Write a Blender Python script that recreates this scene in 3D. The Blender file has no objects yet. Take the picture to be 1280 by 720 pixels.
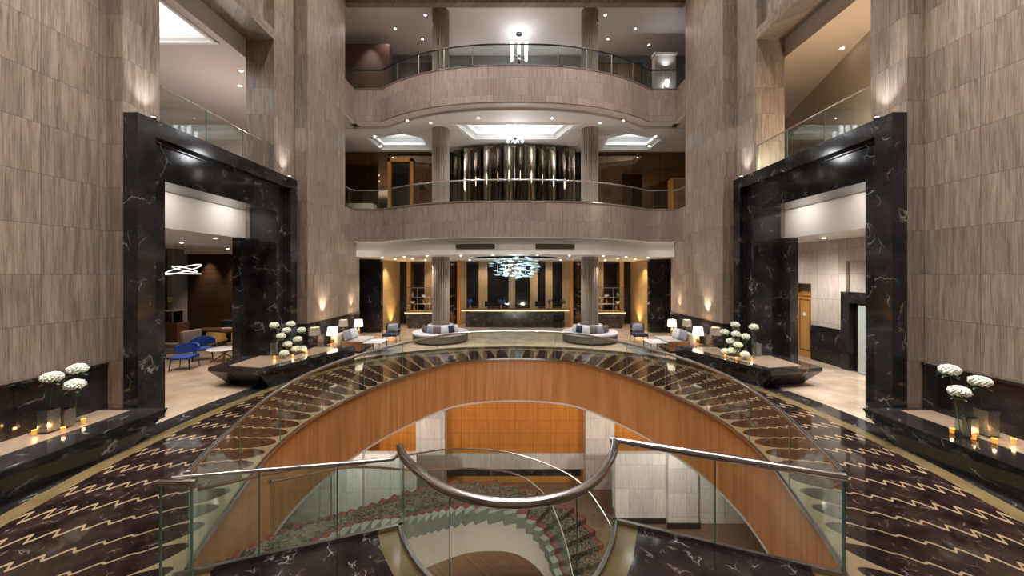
import bpy, bmesh, math, random
from mathutils import Vector, Matrix
from mathutils.geometry import tessellate_polygon
R = random.Random(7)
PI = math.pi
S = bpy.context.scene
COL = S.collection

# ------------------------------------------------------------------ camera, world, exposure, lights
CAMZ = 3.2
cam = bpy.data.cameras.new('camera')
cam.sensor_width = 36.0
cam.lens = 450.0 / 1280.0 * 36.0
cam.shift_x = -4.0 / 1280.0
cam.shift_y = -17.0 / 1280.0
cam.clip_start = 0.05
cam.clip_end = 200
camo = bpy.data.objects.new('camera', cam)
camo.location = (0, 0, CAMZ)
camo.rotation_euler = (PI / 2, 0, 0)
COL.objects.link(camo)
S.camera = camo
S.view_settings.view_transform = 'Standard'
S.view_settings.look = 'None'
S.view_settings.gamma = 1.0
S.view_settings.use_curve_mapping = False
S.view_settings.exposure = 0.6
S.cycles.transparent_max_bounces = 40
w = bpy.data.worlds.new('world')
S.world = w
w.use_nodes = True
w.node_tree.nodes['Background'].inputs[0].default_value = (0.9, 0.85, 0.8, 1)
w.node_tree.nodes['Background'].inputs[1].default_value = 0.05

def spot(loc, to, power, ang=80, blend=0.7, col=(1, .9, .8), size=0.08):
    l = bpy.data.lights.new('spot_light', 'SPOT')
    l.energy = power; l.spot_size = math.radians(ang); l.spot_blend = blend
    l.color = col; l.shadow_soft_size = size
    o = bpy.data.objects.new('spot_light', l)
    o.location = loc
    d = Vector(to) - Vector(loc)
    o.rotation_euler = d.to_track_quat('-Z', 'Y').to_euler()
    COL.objects.link(o)
    return o
def point(loc, power, col=(1, .8, .6), size=0.1):
    l = bpy.data.lights.new('point_light', 'POINT')
    l.energy = power; l.color = col; l.shadow_soft_size = size
    o = bpy.data.objects.new('point_light', l)
    o.location = loc
    COL.objects.link(o)
def area(loc, sx, sy, power, up=False, col=(1, .95, .9), to=None):
    l = bpy.data.lights.new('area_light', 'AREA')
    l.shape = 'RECTANGLE'; l.size = sx; l.size_y = sy; l.energy = power; l.color = col
    o = bpy.data.objects.new('area_light', l)
    o.location = loc
    if to is not None:
        o.rotation_euler = (Vector(to) - Vector(loc)).to_track_quat('-Z', 'Y').to_euler()
    elif up:
        o.rotation_euler = (PI, 0, 0)
    COL.objects.link(o)

WARM = (1.0, .84, .68); NEUT = (1.0, .93, .86); COOL = (.93, .96, 1.0)
# atrium ceiling lamps (high above the frame)
for x in (-5.2, 0, 5.2):
    for y in (1.0, 5.5, 10.0, 13.5):
        spot((x, y, 17.8), (x * .95, y, 0), 1150, 110, .9, NEUT, .14)
for x in (-4.5, 0, 4.5):
    spot((x, 10.5, 17.8), (x, 15.2, 9.0), 1100, 60, 1, NEUT, .3)
# lamps over the near flower benches and pillars
for s in (-1, 1):
    for y in (3.4, 6.2):
        spot((s * 6.7, y, 14.0), (s * 8.25, y, .2), 3300, 34, 1, NEUT, .1)
    spot((s * 7.72, 7.68, 6.56), (s * 8.0, 7.68, 9.5), 75, 80, 1, COOL, .05)       # uplights on the portal tops
    spot((s * 7.72, 12.3, 6.56), (s * 8.0, 12.3, 9.5), 75, 80, 1, COOL, .05)
    spot((s * 7.30, 14.0, 1.55), (s * 7.52, 14.0, 6), 150, 75, 1, (1, .9, .8), .04)   # pillar uplights
    spot((s * 7.30, 16.4, 1.55), (s * 7.52, 16.4, 6), 90, 75, 1, WARM, .04)
    spot((s * 7.1, 21.6, .1), (s * 7.46, 21.6, 4), 240, 100, 1, (1, .62, .25), .05)
    spot((s * 6.9, 20.6, 3.95), (s * 7.3, 20.9, 0), 260, 100, 1, (1, .72, .4), .05)
    # reception and lounge ceiling
    for (x, y) in ((6.4, 17.8), (5.6, 20.2), (2.2, 16.6), (2.2, 20.2), (4.4, 17.0)):
        spot((s * x, y, 4.0), (s * x, y, 0), 210, 110, .8, (1, .88, .74), .06)
    spot((s * 1.9, 21.9, 3.95), (s * 1.9, 23.3, 1.6), 110, 100, .9, WARM, .06)
    spot((s * 4.9, 22.0, 3.95), (s * 4.9, 23.3, 1.6), 90, 100, .9, WARM, .06)
    # second storey
    for (x, y) in ((5.4, 16.9), (2.0, 16.2)):
        spot((s * x, y, 10.1), (s * x, y, 5.9), 120, 120, .8, NEUT, .06)
    # third storey
    for (x, y) in ((6.6, 18.6), (4.6, 17.8), (2.2, 19.4)):
        spot((s * x, y, 15.8), (s * x, y, 11.5), 45, 130, .8, (1, .85, .8), .06)
    # lower level
    spot((s * 5.0, 10.6, -1.75), (s * 5.0, 13.3, -4.6), 420, 110, 1, NEUT, .1)
    spot((s * 1.7, 13.4, -1.75), (s * 1.6, 16, -3.8), 150, 110, 1, WARM, .1)
    spot((s * 5.2, 13.8, -1.75), (s * 5.2, 16, -3.0), 160, 110, 1, WARM, .1)
    for y in (8.9, 11.0): spot((s * 8.05, y, 5.24), (s * 8.9, y, 4.85), 32, 150, 1, NEUT, .06)  # spots added under the portal lintels to brighten the bulkheads
spot((11.0 - 1.2, 12.6, 4.35), (11.2, 12.9, 0), 70, 120, 1, NEUT, .08)
spot((11.0 - 1.2, 14.6, 4.35), (11.2, 14.4, 0), 80, 120, 1, NEUT, .08)
spot((10.2, 9.6, 4.35), (10.0, 9.6, 0), 700, 110, .9, NEUT, .08)
spot((9.9, 12.4, 4.35), (9.8, 12.4, 0), 260, 120, .9, NEUT, .08)
spot((-7.9, 9.4, 5.2), (-8.0, 9.2, 0), 260, 100, .9, WARM, .08)
spot((7.9, 9.4, 5.2), (8.0, 9.2, 0), 260, 100, .9, NEUT, .08)
for (x, y, p) in ((-10.3, 10.4, 420), (-11.2, 13.2, 260), (-13.2, 15.6, 200), (-9.9, 14.6, 120)):
    spot((x, y, 4.35), (x, y, 0), p, 90, .8, (1, .84, .66), .08)
for x in (-15.1, -13.7):
    spot((x, 17.35, 4.3), (x, 17.8, 1.8), 260, 60, 1, (1, .75, .55), .05)
area((-11.5, 9.0, 10.62), 4.2, 3.6, 100, True, COOL)
spot((11.0, 11.6, 10.2), (10.9, 11.6, 6.3), 500, 140, .9, (1, .8, .55), .1)
point((9.9, 9.3, 7.6), 220, (1, .85, .65), .3)
point((-10.4, 13.4, 7.8), 90, (1, .88, .8), .3)
# unseen lamps added under the landing to brighten the stair well
for x in (-.9, .9): spot((x, 3.0, -.5), (x * .5, 10, -3.6), 420, 90, 1, NEUT, .1)
spot((0, 8.6, -1.9), (0, 8.6, -6), 10, 120, 1, WARM, .1)
# coves of the second storey ceiling
area((0, 17.75, 10.36), 4.4, 1.4, 20, True, COOL)
for s in (-1, 1):
    area((s * 6.2, 19.1, 10.36), 2.3, 1.6, 12, True, COOL)

# ------------------------------------------------------------------ materials
def new_mat(name):
    m = bpy.data.materials.new(name); m.use_nodes = True
    nt = m.node_tree
    return m, nt, nt.nodes['Principled BSDF']
def N(nt, t, **kw):
    n = nt.nodes.new(t)
    for k, v in kw.items(): setattr(n, k, v)
    return n
def math_n(nt, op, a, b=None, clamp=False):
    n = N(nt, 'ShaderNodeMath', operation=op); n.use_clamp = clamp
    for i, v in ((0, a), (1, b)):
        if v is None: continue
        if isinstance(v, (int, float)): n.inputs[i].default_value = v
        else: nt.links.new(v, n.inputs[i])
    return n.outputs[0]
def mixc(nt, f, a, b, blend='MIX'):
    n = N(nt, 'ShaderNodeMix', data_type='RGBA', blend_type=blend)
    for i, v in ((0, f), (6, a), (7, b)):
        if isinstance(v, (int, float)): n.inputs[i].default_value = v
        elif isinstance(v, tuple): n.inputs[i].default_value = (*v[:3], 1)
        else: nt.links.new(v, n.inputs[i])
    return n.outputs[2]
def ramp(nt, f, stops):
    n = N(nt, 'ShaderNodeValToRGB')
    while len(n.color_ramp.elements) < len(stops): n.color_ramp.elements.new(0.5)
    for e, (p, c) in zip(n.color_ramp.elements, stops):
        e.position = p; e.color = (*c[:3], 1) if isinstance(c, tuple) else (c, c, c, 1)
    nt.links.new(f, n.inputs[0])
    return n.outputs[0]
def plain(name, col, rough=.5, metal=0, noise=0.0, nscale=20, emit=None, es=0, coat=0, spec=None):
    m, nt, b = new_mat(name)
    b.inputs['Base Color'].default_value = (*col, 1)
    b.inputs['Roughness'].default_value = rough
    b.inputs['Metallic'].default_value = metal
    if coat: b.inputs['Coat Weight'].default_value = coat
    if spec is not None: b.inputs['Specular IOR Level'].default_value = spec
    if noise:
        tc = N(nt, 'ShaderNodeTexCoord')
        nz = N(nt, 'ShaderNodeTexNoise'); nz.inputs['Scale'].default_value = nscale; nz.inputs['Detail'].default_value = 4
        nt.links.new(tc.outputs['Object'], nz.inputs['Vector'])
        c = mixc(nt, nz.outputs['Fac'], tuple(max(0, x * (1 - noise)) for x in col), tuple(min(1, x * (1 + noise)) for x in col))
        nt.links.new(c, b.inputs['Base Color'])
    if emit:
        b.inputs['Emission Color'].default_value = (*emit, 1)
        b.inputs['Emission Strength'].default_value = es
    return m
def wall_uv(nt):
    g = N(nt, 'ShaderNodeNewGeometry')
    s = N(nt, 'ShaderNodeSeparateXYZ'); nt.links.new(g.outputs['Position'], s.inputs[0])
    u = math_n(nt, 'ADD', s.outputs[0], s.outputs[1])
    return u, s.outputs[2], s
def travertine(name, c1, c2, tile=.88, z0=3.2, u0=.0, rough=.32, joints=True, contrast=.5):
    m, nt, b = new_mat(name)
    u, z, s = wall_uv(nt)
    zz = math_n(nt, 'SUBTRACT', z, z0)
    uu = math_n(nt, 'ADD', u, u0)
    iu = math_n(nt, 'FLOOR', math_n(nt, 'DIVIDE', uu, tile))
    iz = math_n(nt, 'FLOOR', math_n(nt, 'DIVIDE', zz, tile))
    cc = N(nt, 'ShaderNodeCombineXYZ'); nt.links.new(iu, cc.inputs[0]); nt.links.new(iz, cc.inputs[1])
    wn = N(nt, 'ShaderNodeTexWhiteNoise', noise_dimensions='2D'); nt.links.new(cc.outputs[0], wn.inputs['Vector'])
    # vertical veins, shifted from tile to tile
    vv = N(nt, 'ShaderNodeCombineXYZ')
    nt.links.new(math_n(nt, 'ADD', math_n(nt, 'MULTIPLY', uu, 10.0), math_n(nt, 'MULTIPLY', wn.outputs['Value'], 40.0)), vv.inputs[0])
    nt.links.new(math_n(nt, 'ADD', math_n(nt, 'MULTIPLY', zz, .7), math_n(nt, 'MULTIPLY', wn.outputs['Value'], 9.0)), vv.inputs[1])
    nz = N(nt, 'ShaderNodeTexNoise'); nz.inputs['Scale'].default_value = 1.0; nz.inputs['Detail'].default_value = 6; nz.inputs['Roughness'].default_value = .62
    nt.links.new(vv.outputs[0], nz.inputs['Vector'])
    sc = N(nt, 'ShaderNodeVectorMath', operation='MULTIPLY'); sc.inputs[1].default_value = (5.5, 2.2, 1)
    nt.links.new(vv.outputs[0], sc.inputs[0])
    nf = N(nt, 'ShaderNodeTexNoise'); nf.inputs['Scale'].default_value = 1.0; nf.inputs['Detail'].default_value = 4; nf.inputs['Roughness'].default_value = .6
    nt.links.new(sc.outputs[0], nf.inputs['Vector'])
    both = math_n(nt, 'ADD', math_n(nt, 'MULTIPLY', nz.outputs['Fac'], .5), math_n(nt, 'MULTIPLY', nf.outputs['Fac'], .5))
    f = ramp(nt, both, [(.5 - contrast * .36, 0.0), (.5 + contrast * .36, 1.0)])
    col = mixc(nt, f, c1, c2)
    mo = N(nt, 'ShaderNodeTexNoise'); mo.inputs['Scale'].default_value = 1.6; mo.inputs['Detail'].default_value = 7; mo.inputs['Roughness'].default_value = .7
    nt.links.new(vv.outputs[0], mo.inputs['Vector'])
    pit = ramp(nt, mo.outputs['Fac'], [(.30, .55), (.46, 1.0)])
    col = mixc(nt, 1.0, col, pit, 'MULTIPLY')
    # tone of each tile
    tone = math_n(nt, 'ADD', math_n(nt, 'MULTIPLY', wn.outputs['Value'], .22), .89)
    tc = N(nt, 'ShaderNodeCombineColor')
    for i in range(3): nt.links.new(tone, tc.inputs[i])
    col = mixc(nt, 1.0, col, tc.outputs[0], 'MULTIPLY')
    if joints:
        bt = N(nt, 'ShaderNodeTexBrick'); bt.offset = 0.0; bt.squash = 1.0
        bt.inputs['Scale'].default_value = 1.0
        bt.inputs['Mortar Size'].default_value = .006
        bt.inputs['Mortar Smooth'].default_value = .3
        bt.inputs['Brick Width'].default_value = tile; bt.inputs['Row Height'].default_value = tile
        cv = N(nt, 'ShaderNodeCombineXYZ'); nt.links.new(uu, cv.inputs[0]); nt.links.new(zz, cv.inputs[1])
        nt.links.new(cv.outputs[0], bt.inputs['Vector'])
        col = mixc(nt, math_n(nt, 'MULTIPLY', bt.outputs['Fac'], .6), col, (.08, .06, .05))
        bp = N(nt, 'ShaderNodeBump'); bp.inputs['Strength'].default_value = .35; bp.inputs['Distance'].default_value = .006; bp.invert = True
        nt.links.new(bt.outputs['Fac'], bp.inputs['Height']); nt.links.new(bp.outputs[0], b.inputs['Normal'])
    nt.links.new(col, b.inputs['Base Color'])
    b.inputs['Roughness'].default_value = rough
    return m
def black_marble(name, base=(.012, .0105, .011), vein=(.45, .42, .4), scale=1.0, rough=.09, tile=None, amount=1.0, base2=None):
    m, nt, b = new_mat(name)
    g = N(nt, 'ShaderNodeNewGeometry')
    nz = N(nt, 'ShaderNodeTexNoise'); nz.inputs['Scale'].default_value = 1.3 * scale; nz.inputs['Detail'].default_value = 5
    nt.links.new(g.outputs['Position'], nz.inputs['Vector'])
    warp = N(nt, 'ShaderNodeVectorMath', operation='MULTIPLY_ADD')
    nt.links.new(nz.outputs['Color'], warp.inputs[0]); warp.inputs[1].default_value = (1.1 / scale,) * 3
    nt.links.new(g.outputs['Position'], warp.inputs[2])
    vo = N(nt, 'ShaderNodeTexVoronoi', feature='DISTANCE_TO_EDGE'); vo.inputs['Scale'].default_value = 1.5 * scale
    nt.links.new(warp.outputs[0], vo.inputs['Vector'])
    v1 = ramp(nt, vo.outputs['Distance'], [(0, 1.0), (.009, .4), (.026, 0.0)])
    n2 = N(nt, 'ShaderNodeTexNoise'); n2.inputs['Scale'].default_value = 2.2 * scale; n2.inputs['Detail'].default_value = 3
    nt.links.new(g.outputs['Position'], n2.inputs['Vector'])
    msk = ramp(nt, n2.outputs['Fac'], [(.52, 0.0), (.68, amount)])
    vo2 = N(nt, 'ShaderNodeTexVoronoi', feature='DISTANCE_TO_EDGE'); vo2.inputs['Scale'].default_value = 5.5 * scale
    nt.links.new(warp.outputs[0], vo2.inputs['Vector'])
    v2 = ramp(nt, vo2.outputs['Distance'], [(0, .4), (.02, 0.0)])
    n3 = N(nt, 'ShaderNodeTexNoise'); n3.inputs['Scale'].default_value = 1.1 * scale; n3.inputs['Detail'].default_value = 6
    nt.links.new(g.outputs['Position'], n3.inputs['Vector'])
    bc = mixc(nt, ramp(nt, n3.outputs['Fac'], [(.35, 0.0), (.7, 1.0)]), base, base2 or tuple(x * 2.6 + .004 for x in base))
    fac = math_n(nt, 'ADD', math_n(nt, 'MULTIPLY', v1, msk), math_n(nt, 'MULTIPLY', v2, math_n(nt, 'MULTIPLY', msk, .5)), True)
    nt.links.new(mixc(nt, fac, bc, vein), b.inputs['Base Color'])
    b.inputs['Roughness'].default_value = rough
    return m, nt, b, bc, fac
def wood(name, c1, c2, rough=.3, along='Z', scale=1.0, tile=None):
    m, nt, b = new_mat(name)
    u, z, s = wall_uv(nt)
    cv = N(nt, 'ShaderNodeCombineXYZ')
    a, c = (8.0, .5) if along == 'Z' else (.5, 9.0)
    nt.links.new(math_n(nt, 'MULTIPLY', u, a * scale), cv.inputs[0])
    nt.links.new(math_n(nt, 'MULTIPLY', z, c * scale), cv.inputs[1])
    nz = N(nt, 'ShaderNodeTexNoise'); nz.inputs['Scale'].default_value = 1; nz.inputs['Detail'].default_value = 5
    nt.links.new(cv.outputs[0], nz.inputs['Vector'])
    col = mixc(nt, ramp(nt, nz.outputs['Fac'], [(.3, 0.0), (.7, 1.0)]), c1, c2)
    if tile:
        bt = N(nt, 'ShaderNodeTexBrick'); bt.offset = 0.0
        bt.inputs['Scale'].default_value = 1; bt.inputs['Mortar Size'].default_value = .008
        bt.inputs['Brick Width'].default_value = tile[0]; bt.inputs['Row Height'].default_value = tile[1]
        c2v = N(nt, 'ShaderNodeCombineXYZ'); nt.links.new(u, c2v.inputs[0]); nt.links.new(z, c2v.inputs[1])
        nt.links.new(c2v.outputs[0], bt.inputs['Vector'])
        col = mixc(nt, math_n(nt, 'MULTIPLY', bt.outputs['Fac'], .55), col, (.05, .02, .01))
    nt.links.new(col, b.inputs['Base Color']); b.inputs['Roughness'].default_value = rough
    return m
def glass_mat(name, tint=(.93, .968, .955), refl=1.0, body=0.0):
    m = bpy.data.materials.new(name); m.use_nodes = True
    nt = m.node_tree; nt.nodes.clear()
    out = N(nt, 'ShaderNodeOutputMaterial')
    tr = N(nt, 'ShaderNodeBsdfTransparent'); tr.inputs[0].default_value = (*tint, 1)
    gl = N(nt, 'ShaderNodeBsdfGlossy'); gl.inputs['Roughness'].default_value = .02; gl.inputs[0].default_value = (.95, 1, .98, 1)
    g = N(nt, 'ShaderNodeNewGeometry')
    dt = N(nt, 'ShaderNodeVectorMath', operation='DOT_PRODUCT')
    nt.links.new(g.outputs['Normal'], dt.inputs[0]); nt.links.new(g.outputs['Incoming'], dt.inputs[1])
    c5 = math_n(nt, 'POWER', math_n(nt, 'SUBTRACT', 1.0, math_n(nt, 'ABSOLUTE', dt.outputs['Value'])), 5.0)
    fr = math_n(nt, 'ADD', math_n(nt, 'MULTIPLY', c5, .8), .035)
    mx = N(nt, 'ShaderNodeMixShader')
    nt.links.new(math_n(nt, 'MULTIPLY', fr, refl), mx.inputs[0])
    nt.links.new(tr.outputs[0], mx.inputs[1]); nt.links.new(gl.outputs[0], mx.inputs[2])
    nt.links.new(mx.outputs[0], out.inputs[0])
    return m

M = {}
M['trav'] = travertine('travertine_tile', (.20, .150, .118), (.375, .300, .242), u0=.24, contrast=.27)
M['trav_balcony'] = travertine('travertine_balcony', (.22, .165, .14), (.34, .265, .23), u0=.1, tile=.74, contrast=.32)
M['column_stone'] = travertine('column_stone', (.26, .22, .19), (.36, .31, .275), joints=False, rough=.4)
M['trav_light'] = travertine('pale_travertine', (.52, .46, .41), (.70, .64, .58), contrast=.5, u0=.1)
M['trav_gold'] = travertine('golden_travertine', (.30, .20, .10), (.46, .33, .18), u0=.3)
M['black'] = black_marble('black_marble')[0]
M['black_desk'] = black_marble('desk_black_marble', base=(.02, .018, .017), scale=2.0, rough=.15)[0]
M['landing'] = black_marble('landing_marble', base=(.012, .008, .008), vein=(.5, .45, .42), scale=2.2, rough=.07, amount=1.2)[0]
M['fascia'] = wood('fascia_wood', (.42, .165, .05), (.62, .28, .10), rough=.28)
M['panel_wood'] = wood('panel_wood', (.42, .15, .025), (.55, .22, .045), rough=.3, tile=(.8, .55))
M['dark_wood'] = wood('dark_wood', (.022, .013, .009), (.055, .032, .022), rough=.35, along='X')
M['orange_wood'] = wood('orange_wood', (.48, .19, .04), (.62, .28, .07), rough=.35)
M['honey_wood'] = wood('honey_wood', (.52, .26, .07), (.65, .36, .12), rough=.35)
M['brown_wood'] = wood('brown_wood', (.13, .065, .03), (.2, .1, .05), rough=.35, along='X')
M['pale_wood'] = plain('pale_wood', (.7, .42, .2), .4, noise=.15, emit=(1, .62, .3), es=.0)
M['beige'] = plain('beige_stone', (.27, .20, .145), .35, noise=.18, nscale=9)
M['plaster'] = plain('white_plaster', (.72, .69, .66), .6, noise=.02, nscale=3)
M['plaster_warm'] = plain('warm_plaster', (.62, .55, .51), .6, noise=.02, nscale=3)
M['plaster_tan'] = plain('tan_plaster', (.60, .49, .37), .6, noise=.02, nscale=3)
M['white'] = plain('white_paint', (.83, .83, .81), .5, noise=.02)
M['cream'] = plain('cream_plaster', (.62, .56, .46), .35, noise=.05, nscale=2)
M['stone_end'] = plain('grey_green_stone', (.17, .18, .155), .4, noise=.12, nscale=6)
M['chrome'] = plain('brushed_steel', (.62, .60, .59), .2, 1.0, noise=.06, nscale=30)
M['dark_metal'] = plain('dark_steel', (.06, .055, .055), .3, 1.0, noise=.1)
M['rail_steel'] = plain('rail_steel', (.42, .40, .39), .25, 1.0, noise=.06)
M['brass'] = plain('brass', (.62, .40, .15), .25, 1.0, noise=.08)
M['mirror'] = plain('bronze_mirror', (.20, .13, .075), .03, 1.0, noise=.1, nscale=.7)
M['bronze'] = plain('polished_bronze', (.34, .30, .23), .12, 1.0, noise=.25, nscale=1.2)
M['black_glass'] = plain('black_glass', (.012, .011, .011), .05, 0, noise=.2, nscale=2)
M['glass'] = glass_mat('clear_glass')
M['glass_clear'] = glass_mat('vase_glass', (.93, .95, .94), 1.0)
M['glass_edge'] = plain('green_glass_edge', (.10, .22, .18), .1, noise=.1)
M['water'] = glass_mat('water', (.9, .95, .93), .6)
M['silver'] = plain('mercury_glass', (.36, .37, .36), .3, .85, noise=.75, nscale=38)
M['bloom'] = plain('hydrangea_white', (.80, .84, .72), .6, noise=.12, nscale=18)
M['leaf'] = plain('leaf_green', (.035, .085, .03), .45, noise=.3, nscale=9)
M['yellow_bloom'] = plain('yellow_flower', (.75, .6, .08), .6, noise=.3, nscale=9)
M['candle'] = plain('amber_candle_glass', (.8, .4, .1), .2, noise=.1, emit=(1, .36, .06), es=.5)
M['wax'] = plain('candle_flame', (1, .8, .5), .4, noise=.1, emit=(1, .62, .25), es=5)
M['shade'] = plain('lamp_shade', (.9, .82, .68), .7, noise=.03, emit=(1, .80, .56), es=1.8)
M['lamp_base'] = plain('lamp_base', (.28, .16, .08), .3, noise=.2)
M['navy'] = plain('navy_fabric', (.012, .02, .06), .75, noise=.2, nscale=60)
M['blue'] = plain('royal_blue_velvet', (.01, .055, .32), .6, noise=.25, nscale=40)
M['grey_fab'] = plain('grey_fabric', (.30, .29, .29), .85, noise=.15, nscale=60)
M['sand_fab'] = plain('sand_fabric', (.42, .37, .31), .85, noise=.15, nscale=60)
M['mauve_fab'] = plain('mauve_fabric', (.24, .18, .17), .8, noise=.15, nscale=60)
M['lilac_fab'] = plain('lilac_grey_fabric', (.42, .42, .48), .85, noise=.12, nscale=60)
M['cush_light'] = plain('pale_cushion', (.50, .52, .56), .85, noise=.15, nscale=50)
M['cush_dark'] = plain('charcoal_cushion', (.10, .085, .085), .8, noise=.25, nscale=50)
M['cush_stripe'] = plain('slate_cushion', (.22, .23, .28), .85, noise=.3, nscale=30)
M['yellow_fab'] = plain('mustard_fabric', (.62, .38, .12), .7, noise=.15, nscale=50)
M['white_top'] = plain('white_marble_top', (.75, .76, .78), .2, noise=.05, nscale=5)
M['black_fab'] = plain('black_leather', (.02, .02, .022), .4, noise=.2)
M['lamp'] = plain('lamp_lens', (1, 1, 1), .5, noise=.01, emit=(1, .95, .88), es=25)
M['crystal'] = plain('lit_crystal', (.9, .92, .95), .15, noise=.03, emit=(.92, .95, 1), es=4)
M['disc'] = plain('teal_glass_disc', (.70, .86, .87), .12, noise=.15, nscale=6, emit=(.66, .92, .95), es=.22)
M['led'] = plain('led_ring', (1, 1, 1), .5, noise=.01, emit=(1, .97, .93), es=1.1)
M['led_warm'] = plain('led_strip', (1, .8, .5), .5, noise=.01, emit=(1, .72, .36), es=.7)
M['maroon_wall'] = plain('brown_leather_wall', (.16, .085, .065), .45, noise=.15, nscale=2)
M['grille'] = plain('vent_grille', (.09, .085, .07), .5, .3, noise=.15)
M['plate'] = plain('plate_white', (.85, .85, .82), .4, noise=.02)
M['grey_panel'] = plain('grey_wall_panel', (.24, .23, .225), .5, noise=.06, nscale=1.5)
M['bronze_dark'] = plain('bronze_dark_reflection', (.10, .075, .05), .08, 1.0, noise=.3, nscale=1.2)
M['olive_fab'] = plain('olive_grey_fabric', (.13, .125, .095), .8, noise=.12, nscale=30)
M['stone_pale'] = plain('pale_green_glass', (.45, .52, .50), .15, noise=.05)
M['carpet_red'] = plain('red_carpet_border', (.16, .035, .025), .9, noise=.35, nscale=40)

def carpet(name):
    m, nt, b = new_mat(name)
    g = N(nt, 'ShaderNodeNewGeometry')
    nz = N(nt, 'ShaderNodeTexNoise'); nz.inputs['Scale'].default_value = 16; nz.inputs['Detail'].default_value = 4; nz.inputs['Distortion'].default_value = 1.4
    nt.links.new(g.outputs['Position'], nz.inputs['Vector'])
    c = ramp(nt, nz.outputs['Fac'], [(.42, (.012, .009, .008)), (.5, (.04, .03, .018)), (.56, (.16, .12, .065)), (.7, (.05, .035, .02))])
    nt.links.new(c, b.inputs['Base Color']); b.inputs['Roughness'].default_value = .95
    return m
M['carpet'] = carpet('patterned_carpet')
def rug_mat(name, c1, c2):
    m, nt, b = new_mat(name)
    g = N(nt, 'ShaderNodeNewGeometry')
    vo = N(nt, 'ShaderNodeTexVoronoi'); vo.inputs['Scale'].default_value = 2.4
    nt.links.new(g.outputs['Position'], vo.inputs['Vector'])
    nt.links.new(mixc(nt, vo.outputs['Color'], c1, c2), b.inputs['Base Color']); b.inputs['Roughness'].default_value = .95
    return m
M['rug'] = rug_mat('blue_rug', (.03, .05, .08), (.20, .19, .16))
def floor_mat(name, c1, c2, rough, tile=1.2):
    m, nt, b = new_mat(name)
    g = N(nt, 'ShaderNodeNewGeometry')
    nz = N(nt, 'ShaderNodeTexNoise'); nz.inputs['Scale'].default_value = 1.4; nz.inputs['Detail'].default_value = 6
    nt.links.new(g.outputs['Position'], nz.inputs['Vector'])
    col = mixc(nt, ramp(nt, nz.outputs['Fac'], [(.35, 0.0), (.7, 1.0)]), c1, c2)
    bt = N(nt, 'ShaderNodeTexBrick'); bt.offset = 0
    bt.inputs['Scale'].default_value = 1; bt.inputs['Mortar Size'].default_value = .004
    bt.inputs['Brick Width'].default_value = tile; bt.inputs['Row Height'].default_value = tile
    nt.links.new(g.outputs['Position'], bt.inputs['Vector'])
    col = mixc(nt, math_n(nt, 'MULTIPLY', bt.outputs['Fac'], .35), col, (.1, .08, .06))
    nt.links.new(col, b.inputs['Base Color']); b.inputs['Roughness'].default_value = rough
    return m
M['floor_beige'] = floor_mat('beige_marble_floor', (.34, .265, .20), (.52, .42, .33), .14)
M['floor_gold'] = floor_mat('gold_marble', (.11, .08, .034), (.19, .145, .068), .12, .6)
M['floor_low'] = wood('lower_wood_floor', (.13, .07, .04), (.22, .13, .08), rough=.3, along='Z')
def wave_floor():
    m, nt, b, bc, fac = black_marble('wave_inlay_marble', base=(.010, .006, .006), base2=(.034, .018, .016), vein=(.42, .36, .34), scale=3.0, rough=.07, amount=.7)
    uv = N(nt, 'ShaderNodeUVMap'); s = N(nt, 'ShaderNodeSeparateXYZ'); nt.links.new(uv.outputs[0], s.inputs[0])
    u, v = s.outputs[0], s.outputs[1]
    q = math_n(nt, 'SUBTRACT', 1.0, v)
    p = math_n(nt, 'FRACT', math_n(nt, 'ADD', math_n(nt, 'MULTIPLY', q, 11.0), .40))
    f = math_n(nt, 'MINIMUM', math_n(nt, 'DIVIDE', p, .74), math_n(nt, 'DIVIDE', math_n(nt, 'SUBTRACT', 1.0, p), .26))
    f = math_n(nt, 'MULTIPLY', math_n(nt, 'MULTIPLY', f, f), math_n(nt, 'SUBTRACT', 3.0, math_n(nt, 'MULTIPLY', f, 2.0)))
    mr = N(nt, 'ShaderNodeMapRange'); mr.inputs['From Min'].default_value = .10; mr.inputs['From Max'].default_value = 1.0
    mr.inputs['To Min'].default_value = 0; mr.inputs['To Max'].default_value = .37; nt.links.new(v, mr.inputs['Value'])
    o = math_n(nt, 'MULTIPLY', mr.outputs[0], math_n(nt, 'SUBTRACT', f, .5))
    d = math_n(nt, 'ABSOLUTE', math_n(nt, 'SUBTRACT', math_n(nt, 'FRACT', math_n(nt, 'ADD', u, o)), .5))
    t = math_n(nt, 'DIVIDE', math_n(nt, 'SUBTRACT', v, .04), .19, True)
    flare = math_n(nt, 'SUBTRACT', .52, math_n(nt, 'MULTIPLY', .51, math_n(nt, 'POWER', math_n(nt, 'MULTIPLY', t, math_n(nt, 'SUBTRACT', 2.0, t)), .5)))
    mw = N(nt, 'ShaderNodeMapRange'); mw.inputs['From Min'].default_value = .2; mw.inputs['From Max'].default_value = 1
    mw.inputs['To Min'].default_value = .03; mw.inputs['To Max'].default_value = .07; nt.links.new(v, mw.inputs['Value'])
    wd = math_n(nt, 'MAXIMUM', flare, mw.outputs[0])
    line = math_n(nt, 'LESS_THAN', d, wd)
    dark = mixc(nt, fac, bc, (.42, .36, .34))
    nt.links.new(mixc(nt, line, dark, (.31, .225, .135)), b.inputs['Base Color'])
    return m
M['waves'] = wave_floor()

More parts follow.
